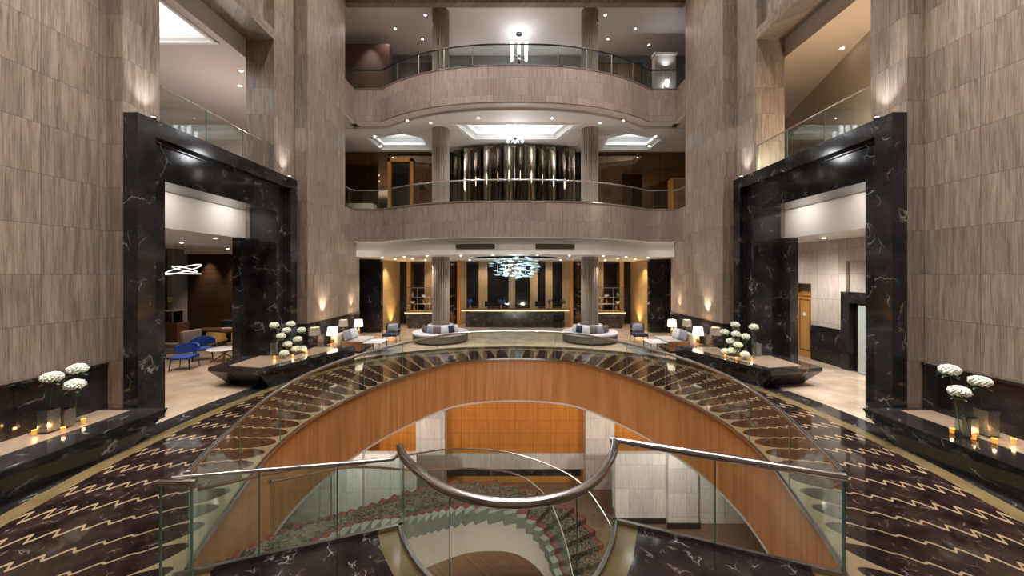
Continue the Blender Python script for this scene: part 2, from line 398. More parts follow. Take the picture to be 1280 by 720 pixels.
# ------------------------------------------------------------------ mesh helpers
class MB:
    def __init__(self): self.v = []; self.f = []; self.uv = None
    def add(self, vs, fs):
        o = len(self.v); self.v += [tuple(p) for p in vs]; self.f += [tuple(i + o for i in q) for q in fs]
        return self
    def box(self, x0, y0, z0, x1, y1, z1):
        x0, x1 = min(x0, x1), max(x0, x1); y0, y1 = min(y0, y1), max(y0, y1); z0, z1 = min(z0, z1), max(z0, z1)
        return self.add([(x0, y0, z0), (x1, y0, z0), (x1, y1, z0), (x0, y1, z0), (x0, y0, z1), (x1, y0, z1), (x1, y1, z1), (x0, y1, z1)],
                        [(0, 3, 2, 1), (4, 5, 6, 7), (0, 1, 5, 4), (1, 2, 6, 5), (2, 3, 7, 6), (3, 0, 4, 7)])
    def rbox(self, x0, y0, z0, x1, y1, z1, r=.03, seg=2, mat=None):
        bm = bmesh.new(); bmesh.ops.create_cube(bm, size=1)
        for v in bm.verts:
            v.co = Vector(((x0 + x1) / 2 + v.co.x * abs(x1 - x0), (y0 + y1) / 2 + v.co.y * abs(y1 - y0), (z0 + z1) / 2 + v.co.z * abs(z1 - z0)))
        r = min(r, abs(x1 - x0) * .49, abs(y1 - y0) * .49, abs(z1 - z0) * .49)
        bmesh.ops.bevel(bm, geom=bm.edges[:], offset=r, segments=seg, profile=.5, affect='EDGES')
        if mat is not None: bm.transform(mat)
        self.add([v.co.copy() for v in bm.verts], [[v.index for v in f.verts] for f in bm.faces] if not bm.verts.index_update() else [])
        bm.free(); return self
    def prism(self, poly, z0, z1, holes=()):
        loops = [list(poly)] + [list(h) for h in holes]
        flat = [p for l in loops for p in l]; n = len(flat)
        tri = tessellate_polygon([[Vector((p[0], p[1], 0)) for p in l] for l in loops])
        vs = [(p[0], p[1], z0) for p in flat] + [(p[0], p[1], z1) for p in flat]
        fs = [tuple(t) for t in tri] + [tuple(i + n for i in t) for t in tri]
        k = 0
        for l in loops:
            m = len(l)
            for i in range(m): fs.append((k + i, k + (i + 1) % m, n + k + (i + 1) % m, n + k + i))
            k += m
        return self.add(vs, fs)
    def tube(self, pts, r, n=10, cap=True):
        pts = [Vector(p) for p in pts]; rr = r if isinstance(r, (list, tuple)) else [r] * len(pts)
        up = None; rings = []
        for i, p in enumerate(pts):
            t = (pts[min(i + 1, len(pts) - 1)] - pts[max(i - 1, 0)]).normalized()
            if up is None:
                a = Vector((0, 0, 1)) if abs(t.z) < .9 else Vector((1, 0, 0))
                up = (a - t * a.dot(t)).normalized()
            else: up = (up - t * up.dot(t)).normalized()
            sd = t.cross(up)
            rings.append([p + (up * math.cos(2 * PI * k / n) + sd * math.sin(2 * PI * k / n)) * rr[i] for k in range(n)])
        vs = [q for g in rings for q in g]
        fs = [(i * n + k, i * n + (k + 1) % n, (i + 1) * n + (k + 1) % n, (i + 1) * n + k) for i in range(len(pts) - 1) for k in range(n)]
        if cap: fs += [tuple(range(n)), tuple(range((len(pts) - 1) * n, len(pts) * n))]
        return self.add(vs, fs)
    def lathe(self, prof, c=(0, 0, 0), n=24, flute=0):
        vs = []
        for (r, z) in prof:
            for k in range(n):
                rr = r * (1 - (flute if k % 2 else 0))
                a = 2 * PI * k / n
                vs.append((c[0] + rr * math.cos(a), c[1] + rr * math.sin(a), c[2] + z))
        m = len(prof)
        fs = [(i * n + k, i * n + (k + 1) % n, (i + 1) * n + (k + 1) % n, (i + 1) * n + k) for i in range(m - 1) for k in range(n)]
        fs += [tuple(range(n)), tuple(range((m - 1) * n, m * n))]
        return self.add(vs, fs)
    def ball(self, c, r, sub=2, sc=(1, 1, 1), jit=0):
        bm = bmesh.new(); bmesh.ops.create_icosphere(bm, subdivisions=sub, radius=r); bm.verts.index_update()
        vs = []
        for v in bm.verts:
            k = 1 + R.uniform(-jit, jit)
            vs.append((c[0] + v.co.x * sc[0] * k, c[1] + v.co.y * sc[1] * k, c[2] + v.co.z * sc[2] * k))
        self.add(vs, [[v.index for v in f.verts] for f in bm.faces]); bm.free(); return self
    def wall(self, pts, t, z0, z1, closed=False):
        """solid curved wall along pts (x, y), thickness t centred, z0/z1 numbers or lists"""
        n = len(pts); a, b = offset(pts, t / 2), offset(pts, -t / 2)
        zz0 = z0 if isinstance(z0, (list, tuple)) else [z0] * n; zz1 = z1 if isinstance(z1, (list, tuple)) else [z1] * n
        vs = []
        for i in range(n): vs += [(*a[i], zz0[i]), (*b[i], zz0[i]), (*b[i], zz1[i]), (*a[i], zz1[i])]
        fs = []
        for i in range(n - 1):
            p, q = 4 * i, 4 * i + 4
            for k in range(4): fs.append((p + k, p + (k + 1) % 4, q + (k + 1) % 4, q + k))
        fs += [(0, 1, 2, 3), tuple(4 * (n - 1) + k for k in (0, 1, 2, 3))]
        return self.add(vs, fs)
    def pillow(self, wd, h, t, mat, n=9):
        vs = []; fs = []
        for side in (1, -1):
            o = len(vs)
            for i in range(n):
                for j in range(n):
                    a, b = 2 * i / (n - 1) - 1, 2 * j / (n - 1) - 1
                    k = (1 - a * a) * (1 - b * b)
                    pin = 1 - .07 * (a * a) * (1 - b * b) - .0
                    pjn = 1 - .07 * (b * b) * (1 - a * a)
                    vs.append(Vector((a * wd / 2 * pjn, side * t / 2 * (k ** .42 if k > 0 else 0), (b * pin + 1) * h / 2)))
            for i in range(n - 1):
                for j in range(n - 1):
                    fs.append((o + i * n + j, o + (i + 1) * n + j, o + (i + 1) * n + j + 1, o + i * n + j + 1))
        return self.add([mat @ v for v in vs], fs)
    def build(self, name, mat, parent=None, smooth=False, weld=True, kind=None, label=None, bevel=0):
        org = Vector((0, 0, 0))
        if parent is not None:
            r = parent
            while r.parent: r = r.parent
            org = r.location.copy()
        else:
            xs = [p[0] for p in self.v]; ys = [p[1] for p in self.v]; zs = [p[2] for p in self.v]
            org = Vector(((min(xs) + max(xs)) / 2, (min(ys) + max(ys)) / 2, min(zs)))
        me = bpy.data.meshes.new(name)
        me.from_pydata([tuple(Vector(p) - org) for p in self.v], [], self.f)
        if self.uv:
            l = me.uv_layers.new(name='UVMap')
            for lp in me.loops: l.data[lp.index].uv = self.uv[lp.vertex_index]
        else:
            bm = bmesh.new(); bm.from_mesh(me)
            if weld: bmesh.ops.remove_doubles(bm, verts=bm.verts, dist=1e-5)
            bmesh.ops.recalc_face_normals(bm, faces=bm.faces); bm.to_mesh(me); bm.free()
        if smooth:
            me.shade_smooth()
            me.set_sharp_from_angle(angle=math.radians(38))
        mats = mat if isinstance(mat, list) else [mat]
        for q in mats: me.materials.append(M[q] if isinstance(q, str) else q)
        o = bpy.data.objects.new(name, me); COL.objects.link(o)
        if parent is not None: o.parent = parent
        else: o.location = org
        if kind: o['kind'] = kind
        if label: o['label'] = label
        return o
def offset(pts, d):
    out = []
    for i, p in enumerate(pts):
        a = Vector(pts[max(i - 1, 0)]); b = Vector(pts[min(i + 1, len(pts) - 1)])
        t = (b - a)
        if t.length < 1e-9: t = Vector((1, 0))
        t.normalize(); nrm = Vector((-t.y, t.x))
        out.append((p[0] + nrm.x * d, p[1] + nrm.y * d))
    return out
def tag(o, label, cat, group=None):
    o['label'] = label; o['category'] = cat
    if group: o['group'] = group
    return o
def thing(name, label, cat, loc=(0, 0, 0), group=None, rot=0):
    o = bpy.data.objects.new(name, None); COL.objects.link(o); o.location = loc; o.rotation_euler = (0, 0, rot)
    o.empty_display_size = .1
    return tag(o, label, cat, group)
def struct(name, mb, mat, smooth=False):
    return mb.build(name, mat, None, smooth, kind='structure')
def copy_tree(o, loc, rot=0, label=None, group=None):
    def rec(a, p):
        c = a.copy(); COL.objects.link(c)
        if p is not None: c.parent = p
        for ch in a.children: rec(ch, c)
        return c
    r = rec(o, None); r.location = loc; r.rotation_euler = (0, 0, rot)
    if label: r['label'] = label
    if group: r['group'] = group
    return r
def catmull(pts, per=12):
    out = []; n = len(pts); P = [Vector(p) for p in pts]
    for i in range(n - 1):
        p0, p1, p2, p3 = P[max(i - 1, 0)], P[i], P[i + 1], P[min(i + 2, n - 1)]
        for k in range(per):
            t = k / per
            out.append(.5 * ((2 * p1) + (p2 - p0) * t + (2 * p0 - 5 * p1 + 4 * p2 - p3) * t * t + (3 * p1 - p0 - 3 * p2 + p3) * t ** 3))
    out.append(P[-1])
    return [tuple(p) for p in out]
def resample(pts, n):
    L = [0]
    for a, b in zip(pts, pts[1:]): L.append(L[-1] + (Vector(b) - Vector(a)).length)
    out = []; j = 0
    for i in range(n):
        s = L[-1] * i / (n - 1)
        while j < len(L) - 2 and L[j + 1] < s: j += 1
        t = (s - L[j]) / max(1e-9, L[j + 1] - L[j])
        out.append(tuple(Vector(pts[j]).lerp(Vector(pts[j + 1]), t)))
    return out
SIDE = {-1: 'left', 1: 'right'}

# ------------------------------------------------------------------ plan curves of the ground floor
half = [(0, 13.62), (1.3, 13.45), (2.45, 12.8), (3.6, 11.0), (4.12, 9.75), (4.42, 8.6), (4.5, 7.3), (4.32, 6.1), (3.95, 4.9), (3.56, 3.85), (2.9, 2.7), (1.9, 1.6)]
rim_r = catmull(half, 14)
border_half = [(0, 15.25), (2.4, 14.95), (4.4, 14.0), (5.4, 13.0), (6.3, 11.4), (6.75, 9.6), (6.88, 8.0), (6.82, 6.4), (6.6, 5.0), (6.3, 3.6), (5.9, 2.0), (5.6, 0.6)]
bord_r = catmull(border_half, 14)
def polar(curve):
    tab = sorted((math.atan2(p[0], p[1] - 7.0), math.hypot(p[0], p[1] - 7.0)) for p in curve)
    def f(a):
        a = abs(a)
        for (a0, r0), (a1, r1) in zip(tab, tab[1:]):
            if a0 <= a <= a1: return r0 + (r1 - r0) * (a - a0) / max(1e-9, a1 - a0)
        return tab[-1][1]
    return f
rimf, bordf = polar(rim_r), polar(bord_r)
AMAX = min(math.atan2(rim_r[-1][0], rim_r[-1][1] - 7), math.atan2(bord_r[-1][0], bord_r[-1][1] - 7)) - .001
def at_polar(a, r): return (r * math.sin(a), 7 + r * math.cos(a))
NA = 240
ANG = [-AMAX + 2 * AMAX * i / NA for i in range(NA + 1)]
def band(f0, f1, nv=1, z=0.0, uv=False):
    mb = MB(); us = [0]; pts = [at_polar(a, f1(a)) for a in ANG]
    for a, b in zip(pts, pts[1:]): us.append(us[-1] + math.dist(a, b))
    mid = us[NA // 2]; UV = []
    for i, a in enumerate(ANG):
        for j in range(nv + 1):
            r = f0(a) + (f1(a) - f0(a)) * j / nv
            x, y = at_polar(a, r); mb.v.append((x, y, z)); UV.append((abs(us[i] - mid) / .60, j / nv))
    n = nv + 1
    for i in range(NA):
        for j in range(nv): mb.f.append((i * n + j, i * n + j + 1, (i + 1) * n + j + 1, (i + 1) * n + j))
    if uv: mb.uv = UV
    return mb
gold_o = lambda a: bordf(a) + .27
black_o = lambda a: bordf(a) + .80
def far_o(a):
    dx, dy = math.sin(a), math.cos(a)
    k = [1e9]
    if abs(dx) > 1e-6: k.append(17.5 / abs(dx))
    if dy > 1e-6: k.append((26 - 7) / dy)
    if dy < -1e-6: k.append(14 / -dy)
    return min(k)
struct('floor', band(rimf, bordf, 6, 0, True), 'waves')
struct('floor', band(bordf, gold_o), 'floor_gold')
struct('floor', band(gold_o, black_o), 'black')
struct('floor', band(black_o, far_o, 4), 'floor_beige')
# landing: from the front edge of the void towards the camera
CL, CR = (-3.62, 3.82), (3.50, 3.83)
left_edge = [CL, (-2.9, 4.08), (-2.15, 4.34), (-1.42, 4.60)]
Ucurve = [tuple(p) for p in catmull([(-1.42, 4.60), (-1.27, 4.30), (-.90, 3.84), (-.50, 3.54), (-.03, 3.42), (.46, 3.53), (.80, 3.80), (1.10, 4.28), (1.25, 4.70)], 8)]
right_edge = [(1.25, 4.70), (2.0, 4.41), (2.75, 4.12), CR]
def rim_side(s):   # rim points closer than the corner
    return [(s * p[0], p[1]) for p in rim_r if p[1] < 3.80]
front = left_edge[:-1] + Ucurve + right_edge[1:]
near_r = [p for p in rim_side(1)]; near_l = [p for p in rim_side(-1)]
inner_near = offset(front, -.34)
def inset(pts, d):
    return offset(pts, d)
edge_band = MB()
a, b = front, offset(front, -.30)
edge_band.add([(*p, 0) for p in a] + [(*p, 0) for p in b], [(i, i + 1, len(a) + i + 1, len(a) + i) for i in range(len(a) - 1)])
b = [p for p in b if min(math.dist(p, q) for q in resample(front, 200)) > .27]
Uin = [p for p in offset(Ucurve, -.30) if min(math.dist(p, q) for q in resample(Ucurve, 200)) > .285 and p[1] < 4.32]
def on(e, t): return tuple(Vector(resample(e, 101)[int(t * 100)]))
inn_r = [(p[0] - .34, p[1]) for p in near_r]; inn_l = [(p[0] + .34, p[1]) for p in near_l]
poly = [on(left_edge, .13), on(left_edge, .86)] + Uin + [on(right_edge, .14), on(right_edge, .87)] + inn_r + [(1.5, 1.6), (-1.5, 1.6)] + inn_l[::-1]
cl = []
for p in poly:
    if not cl or math.dist(p, cl[-1]) > 1e-4: cl.append(p)
tri = tessellate_polygon([[Vector((*p, 0)) for p in cl]])
struct('floor', MB().add([(*p, 0) for p in cl], [tuple(t) for t in tri]), 'landing')
poly = front + near_r + [(1.9, 1.6), (-1.9, 1.6)] + near_l[::-1]
cl = []
for p in poly:
    if not cl or math.dist(p, cl[-1]) > 1e-4: cl.append(p)
struct('floor', MB().add([(*p, -.004) for p in cl], [tuple(t) for t in tessellate_polygon([[Vector((*p, 0)) for p in cl]])]), 'floor_gold')
pl = [(-1.9, 1.6), (1.9, 1.6), bord_r[-1], (17, -7), (-17, -7), (-bord_r[-1][0], bord_r[-1][1])]
struct('floor', MB().add([(*p, -.002) for p in pl], [tuple(t) for t in tessellate_polygon([[Vector((*p, 0)) for p in pl]])]), 'landing')
# landing slab edge
struct('trim_1', MB().wall(offset(front, -.03), .05, -.24, -.004), 'cream')
# wooden apron round the void, continuous with the floor edge
rim_full = [(-p[0], p[1]) for p in rim_r[::-1]] + rim_r[1:]
rim_vis = [p for p in rim_full if p[1] > 3.6]
apron = MB().wall(offset(rim_vis, .03), .06, -1.6, -.004)
tag(apron.build('void_apron', 'fascia', None, True), 'curved orange wood apron lining the oval floor opening under the glass railing', 'apron')

# ------------------------------------------------------------------ glass railings
def railing(name, label, path, z0, z1, npan, rail_r=.03, rail_mat='chrome', group=None, loc=None, shoe=True, posts=None, zr=None, gap=.012, edge=True):
    loc = loc or (path[len(path) // 2][0], path[len(path) // 2][1], z0 if not isinstance(z0, list) else z0[0])
    t = thing(name, label, 'railing', loc, group)
    n = len(path)
    zt = z1 if isinstance(z1, list) else [z1] * n
    zb = z0 if isinstance(z0, list) else [z0] * n
    MB().tube([(p[0], p[1], z) for p, z in zip(path, zt)], rail_r, 12).build('handrail', rail_mat, t, True)
    if shoe: MB().wall(path, .045, zb, [z + .05 for z in zb]).build('base_channel', 'rail_steel', t)
    p3 = [(p[0], p[1], a, b) for p, a, b in zip(path, zb, zt)]
    seg = resample(p3, npan * 6 + 1)
    for k in range(npan):
        q = seg[k * 6:k * 6 + 7]
        a, b = Vector(q[0]), Vector(q[-1])
        dv = (Vector(q[1]) - a); dv2 = (b - Vector(q[-2]))
        q[0] = tuple(a + dv * min(.4, gap / max(.01, dv.length))); q[-1] = tuple(b - dv2 * min(.4, gap / max(.01, dv2.length)))
        pts = [(x, y) for x, y, _, _ in q]
        g = MB().wall(pts, .012, [z + (.045 if shoe else .01) for _, _, z, _ in q], [z - rail_r * .8 for _, _, _, z in q]).build('glass_panel', 'glass', t)
        if edge:
            e = MB()
            x, y, za, zc = q[-1]
            e.box(x - .006, y - .006, za + .05, x + .006, y + .006, zc - rail_r)
            e.build('edge_strip', 'glass_edge', g)
    if posts:
        for i in posts:
            x, y, za, zc = resample(p3, 101)[i]
            MB().box(x - .02, y - .02, za, x + .02, y + .02, zc).build('post', 'chrome', t)
    return t
rim_rail = resample([p for p in rim_full if p[1] > 3.80], 140)
railing('glass_railing', 'long curved glass railing with steel handrail running round the oval floor opening', offset(rim_rail, -.04), 0.0, 1.06, 16, .036)
lp = resample(left_edge, 19)
railing('glass_railing', 'straight glass railing with steel handrail at the left front of the opening', offset(lp, -.04), 0.0, [1.06 - .19 * i / 18 for i in range(18)] + [.985], 3, .022)
up = resample(Ucurve, 41)
railing('glass_railing', 'U-shaped glass railing with thick polished handrail bulging over the dark landing', offset(up, -.05), 0.0, [1.0 + .05 * min(1, i / 8) for i in range(41)], 3, .05)
rp = resample(right_edge, 19)
railing('glass_railing', 'straight glass railing with thick steel handrail at the right front of the opening', offset(rp, -.04), 0.0, 1.06, 2, .044)
e = thing('glass_end_panel', 'narrow glass end panel with flat steel cap at the left rail corner', 'glass panel', (-3.5, 3.74, 0))
MB().box(-3.68, 3.735, .0, -3.36, 3.747, 1.02).build('glass_panel', 'glass', e)
MB().rbox(-3.70, 3.70, 1.02, -3.32, 3.78, 1.075, .015).build('cap', 'chrome', e, True)
for x in (-3.685, -3.36): MB().box(x - .006, 3.73, 0, x + .006, 3.752, 1.02).build('edge_strip', 'glass_edge', e)

# ------------------------------------------------------------------ curved staircase
SI = [(-2.75, 4.20), (-2.70, 6.05), (-2.15, 7.6), (-1.70, 8.7), (-1.05, 9.55), (0, 10.0), (.72, 9.85), (1.08, 9.2), (1.24, 8.3), (1.2, 7.4)]
SO = [(-3.62, 4.05), (-3.74, 6.0), (-3.42, 7.9), (-2.85, 9.5), (-1.70, 10.8), (0, 11.3), (1.75, 10.8), (2.5, 9.8), (2.75, 8.5), (2.7, 7.3)]
SZ = [-.17, -1.0, -1.9, -2.5, -2.95, -3.35, -3.8, -4.3, -4.85, -5.4]
def cat_n(rows, per):
    out = []; n = len(rows)
    for i in range(n - 1):
        p0, p1, p2, p3 = rows[max(i - 1, 0)], rows[i], rows[i + 1], rows[min(i + 2, n - 1)]
        for k in range(per):
            t = k / per
            out.append([.5 * (2 * b + (c - a) * t + (2 * a - 5 * b + 4 * c - d) * t * t + (3 * b - a - 3 * c + d) * t ** 3) for a, b, c, d in zip(p0, p1, p2, p3)])
    out.append(list(rows[-1])); return out
SP = cat_n([(a[0], a[1], b[0], b[1], z) for a, b, z in zip(SI, SO, SZ)], 20)
stair = thing('curved_staircase', 'curved staircase with patterned carpet descending under the glass railing to the lower level', 'staircase', (0, 9.0, -6.0))
NS = 36
zs = [SZ[0] + (SZ[-1] - SZ[0]) * i / NS for i in range(NS + 1)]
def stair_at(z):
    for a, b in zip(SP, SP[1:]):
        if a[4] >= z >= b[4]:
            t = (a[4] - z) / max(1e-9, a[4] - b[4])
            return [x + (y - x) * t for x, y in zip(a, b)]
    return SP[-1]
def lerp2(a, b, t): return (a[0] + (b[0] - a[0]) * t, a[1] + (b[1] - a[1]) * t)
for i in range(NS):
    A, B = stair_at(zs[i]), stair_at(zs[i + 1])
    ia, oa, ib, ob = (A[0], A[1]), (A[2], A[3]), (B[0], B[1]), (B[2], B[3])
    z1 = zs[i + 1]; z0 = z1 - .30
    st = MB().prism([lerp2(ia, oa, -.06), lerp2(ia, oa, 1.01), lerp2(ib, ob, 1.01), lerp2(ib, ob, -.06)], z0, z1).build('step', 'stone_end', stair)
    MB().prism([lerp2(ia, oa, .06), lerp2(ia, oa, .995), lerp2(ib, ob, .995), lerp2(ib, ob, .06)], z1, z1 + .012).build('carpet_border', 'carpet_red', st)
    c = MB().prism([lerp2(ia, oa, .17), lerp2(ia, oa, .88), lerp2(ib, ob, .88), lerp2(ib, ob, .17)], z1 + .012, z1 + .022)
    c.prism([lerp2(ib, ob, .17), lerp2(ib, ob, .88), lerp2(lerp2(ib, ob, .88), lerp2(ia, oa, .88), -.03), lerp2(lerp2(ib, ob, .17), lerp2(ia, oa, .17), -.03)], z1 - .14, z1 + .022)
    c.build('carpet_runner', 'carpet', st)
    n_ = lerp2(ib, ob, .06), lerp2(ib, ob, .995)
    MB().prism([n_[0], n_[1], lerp2(n_[1], lerp2(ia, oa, .995), -.02), lerp2(n_[0], lerp2(ia, oa, .06), -.02)], z1 - .14, z1 + .012).build('carpet_nosing', 'carpet_red', st)
sp = [stair_at(SZ[0] + (SZ[-1] - SZ[0]) * i / 60) for i in range(61)]
inner = [(p[0], p[1]) for p in sp]; outer = [(p[2], p[3]) for p in sp]; zl = [p[4] for p in sp]
MB().wall(offset(inner, .09), .06, [z - 1.25 for z in zl], [z - .16 for z in zl]).build('inner_stringer', 'cream', stair, True)
MB().wall(outer, .05, [z - .5 for z in zl], [z - .18 for z in zl]).build('outer_stringer', 'trav_light', stair, True)
for nm, pth, dd in (('inner', inner, .11), ('outer', outer, -.06)):
    pp = offset(pth, dd)
    p3 = [(p[0], p[1], z) for p, z in zip(pp, zl)]
    MB().tube([(x, y, z + .95) for x, y, z in p3], .022, 8).build('handrail', 'chrome', stair, True)
    q = resample(p3, 61)
    for k in range(10):
        s_ = q[k * 6:k * 6 + 7]
        MB().wall([(x, y) for x, y, _ in s_], .012, [z - .22 for _, _, z in s_], [z + .93 for _, _, z in s_]).build('glass_panel', 'glass', stair)
        if nm == 'inner' and k < 8:
            b = MB()
            for (x, y, z) in (s_[0], s_[3]):
                for dz in (-.16, -.02): b.ball((x, y, z + dz), .022, 1)
            b.build('standoff_bolt', 'dark_metal', stair)

# ------------------------------------------------------------------ lower level
struct('floor', MB().box(-10, 1, -6.15, 10, 17, -6.0), 'floor_low')
lc = [(-10, 1), (10, 1), (10, 17), (-10, 17)]
hole = [p for p in resample([q for q in rim_full if q[1] > 1.7], 90)]
struct('ceiling', MB().prism(lc, -1.62, -1.56, [hole]), 'plaster_warm')
struct('wall_lower', MB().box(-10, 16.0, -6, 10, 16.25, -1.62), 'panel_wood')
struct('trim_2', MB().box(-9.9, 15.94, -5.42, 9.9, 15.998, -4.72), 'trav_light')
struct('trim_3', MB().box(-3.06, 15.92, -5.72, 2.9, 15.998, -5.42), 'black')
struct('trim_4', MB().box(-2.6, 15.93, -6.0, 2.45, 15.998, -5.72), 'orange_wood')
for s in (-1, 1):
    struct('wall_lower_' + SIDE[s], MB().box(s * 3.02, 15.4, -6, s * 4.25, 15.93, -1.62), 'trav_light')
    struct('wall_lower_' + SIDE[s], MB().box(s * 3.65, 13.3, -6, s * 5.55, 13.5, -3.42), 'trav_light')
    struct('wall_lower_' + SIDE[s], MB().box(s * 5.55, 13.05, -6, s * 6.65, 13.5, -1.62), 'trav_light')
    struct('wall_lower_' + SIDE[s], MB().box(s * 6.65, 13.3, -6, s * 10, 13.5, -1.62), 'trav_light')
    struct('wall_lower_' + SIDE[s], MB().box(s * 9.8, 1, -6, s * 10, 13.3, -1.62), 'trav_light')
    struct('baseboard_' + SIDE[s], MB().box(s * 3.65, 13.25, -6, s * 5.55, 13.3, -5.8).box(s * 5.5, 13.0, -6, s * 6.7, 13.05, -5.8), 'black')
struct('wall_lower_front', MB().box(-10, .9, -6, 10, 1.0, -1.62), 'trav_light')

# ------------------------------------------------------------------ atrium shell
struct('ceiling', MB().box(-9.2, -6, 18, 9.2, 24, 18.2), 'plaster')
struct('wall_back', MB().box(-9.2, -6.3, 0, 9.2, -6, 18), 'trav')
for s in (-1, 1):
    n = SIDE[s]
    struct('wall_' + n, MB().box(s * 8.3, -6, 0, s * 8.6, 7.3, 18), 'trav')
    struct('wall_' + n, MB().box(s * 7.95, 7.3, 0, s * 8.88, 8.05, 18), 'trav')
    struct('wall_' + n, MB().box(s * 7.95, 8.05, 5.4, s * 8.88, 11.87, 6.3), 'trav')
    struct('wall_' + n, MB().box(s * 7.95, 11.87, 0, s * 8.88, 12.98, 18), 'trav')
    struct('wall_' + n, MB().box(s * 7.95, 8.05, 10.95, s * 8.88, 11.87, 11.28).box(s * 8.2, 8.05, 11.28, s * 8.88, 11.87, 18), 'trav')
    struct('wall_' + n, MB().box(s * 7.49, 12.98, 0, s * 8.9, 15.85, 18).box(s * 7.49, 15.85, 0, s * 8.9, 17.3, 4.72), 'trav')
    # black wainscots
    struct('baseboard_' + n, MB().box(s * 8.26, -6, .5, s * 8.3, 7.3, 1.37).box(s * 8.23, -6, 1.37, s * 8.3, 7.3, 1.42), 'black')
    struct('baseboard_' + n, MB().box(s * 7.46, 12.98, 0, s * 7.49, 17.3, 1.42).box(s * 7.46, 12.95, 0, s * 7.95, 12.98, 1.42), 'black')
    # marble pier and golden side wall of the lounge
    struct('trim_5', MB().box(s * 7.40, 19.8, 0, s * 8.75, 20.15, 4.05), 'black')
    struct('wall_reception_' + n, MB().box(s * 7.46, 20.15, 0, s * 7.7, 23.3, 4.05), 'trav_gold')
    struct('wall_lounge_' + n, MB().box(s * 11, 17.0, 0, s * 11.2, 23.6, 4.05), 'dark_wood')

# marble portals
def portal(s):
    prof = [(7.95, 7.30, 12.63, 6.49), (7.65, 7.30, 12.63, 6.49), (7.65, 7.66, 12.27, 6.13), (7.80, 7.66, 12.27, 6.13), (7.80, 7.74, 12.19, 6.05), (7.85, 7.74, 12.19, 6.05), (7.85, 8.07, 11.85, 5.28), (8.74, 8.07, 11.85, 5.28)]
    t = thing('marble_portal', 'tall black marble portal with stepped frame in the %s wall' % SIDE[s], 'portal', (s * 7.95, 9.95, 0))
    mb = MB()
    for (x, a, b, z) in prof: mb.v += [(s * x, a, 0), (s * x, a, z), (s * x, b, z), (s * x, b, 0)]
    for i in range(len(prof) - 1):
        for k in range(3): mb.f.append((i * 4 + k, i * 4 + k + 1, i * 4 + 4 + k + 1, i * 4 + 4 + k))
    # close it behind so the frame has its real depth
    m = (len(prof) - 1) * 4
    for k in range(3): mb.f.append((k, k + 1, m + k + 1, m + k))
    mb.build('frame', 'black', t)
    MB().box(s * 8.74, 11.45, 0, s * 9.0, 11.86, 4.38).build('jamb_block', 'black', t)
    return t
for s in (-1, 1): portal(s)

# side openings above the portals: railings, rooms
for s in (-1, 1):
    n = SIDE[s]
    railing('glass_railing', 'glass railing in the upper opening above the %s black portal' % n, [(s * 8.0, 8.06), (s * 8.0, 9.3), (s * 8.0, 10.6), (s * 8.0, 11.86)], 6.3, 7.45, 3, .02, 'chrome', edge=True)
    struct('floor', MB().box(s * 8.88, 5.0, 5.95, s * 17, 20, 6.28), 'plaster_warm')
    struct('wall_bulkhead_' + n, MB().box(s * 8.90, 6.8, 4.38, s * 9.02, 13.0, 5.95), 'plaster')
    struct('ceiling', MB().box(s * 9.02, 5.0, 4.42, s * 17, 20, 4.5), 'white')
    # upper light line on the beam ledge
struct('ceiling', MB().prism([(8.88, 5), (17, 5), (17, 20), (8.88, 20)], 10.34, 10.5), 'plaster_tan')
for s in (-1, 1): struct('trim_13', MB().box(s * 8.885, 7.0, 10.35, s * 8.98, 13.0, 11.3), 'plaster_warm')
struct('wall_upper_right', MB().wall([(9.3, 7.1), (10.5, 10.67), (12.6, 16.87), (13.6, 19.8)], .15, 6.28, 10.34), 'plaster_tan')
co = [(-9.25, 7.2), (-14.2, 7.2), (-14.2, 11.0), (-9.25, 11.0)]
struct('ceiling', MB().prism([(-8.88, 5), (-17, 5), (-17, 20), (-8.88, 20)], 10.34, 10.44, [co]), 'plaster_warm')
struct('ceiling', MB().box(-14.3, 7.1, 10.95, -9.15, 11.1, 11.05).box(-14.35, 7.0, 10.44, -14.2, 11.2, 10.95).box(-9.25, 7.0, 10.44, -9.1, 11.2, 10.95).box(-14.35, 11.0, 10.44, -9.1, 11.15, 10.95).box(-14.35, 7.05, 10.44, -9.1, 7.2, 10.95), 'white')
struct('trim_6', MB().box(-14.3, 11.0, 10.28, -9.1, 11.1, 10.34).box(-9.25, 7.1, 10.28, -9.15, 11.0, 10.34), 'white')
struct('wall_upper_left', MB().box(-17, 17.6, 6.28, -8.9, 17.8, 10.34), 'plaster_warm')
struct('wall_upper_left', MB().box(-17, 5, 6.28, -16.8, 17.6, 10.34), 'plaster_warm')

# ------------------------------------------------------------------ storeys at the back: balconies
def yb(x, y0=14.86, y1=16.77, xe=6.26):
    a = abs(x)
    return y1 if a >= xe else y0 + (y1 - y0) * (a / xe) ** 2.5
bx = [-7.49, -6.8] + [-6.26 + 12.52 * i / 44 for i in range(45)] + [6.8, 7.49]
bal = [(x, yb(x)) for x in bx]
def balcony(z0, z1, label, name):
    t = thing('balcony_parapet', label, 'balcony', (0, 14.86, z0))
    MB().wall(offset(bal, .12), .24, z0, z1).build('parapet', 'trav_balcony', t, True)
    for s in (-1, 1): MB().box(s * 7.49, 15.86, z0, s * 7.73, 16.77 + .24, z1).build('side_return', 'trav_balcony', t)
    MB().wall(offset(bal, .12), .28, z1, z1 + .025).build('coping', 'trav_balcony', t, True)
    return t
balcony(4.73, 6.21, 'lower bowed stone balcony parapet above the reception', 'second')
balcony(10.32, 11.83, 'upper bowed stone balcony parapet below the top floor', 'third')
glp = [(-7.6, 15.9)] + [(-7.6, 16.87)] + offset(bal[1:-1], .12) + [(7.6, 16.87)] + [(7.6, 15.9)]
glp = resample(glp, 120)
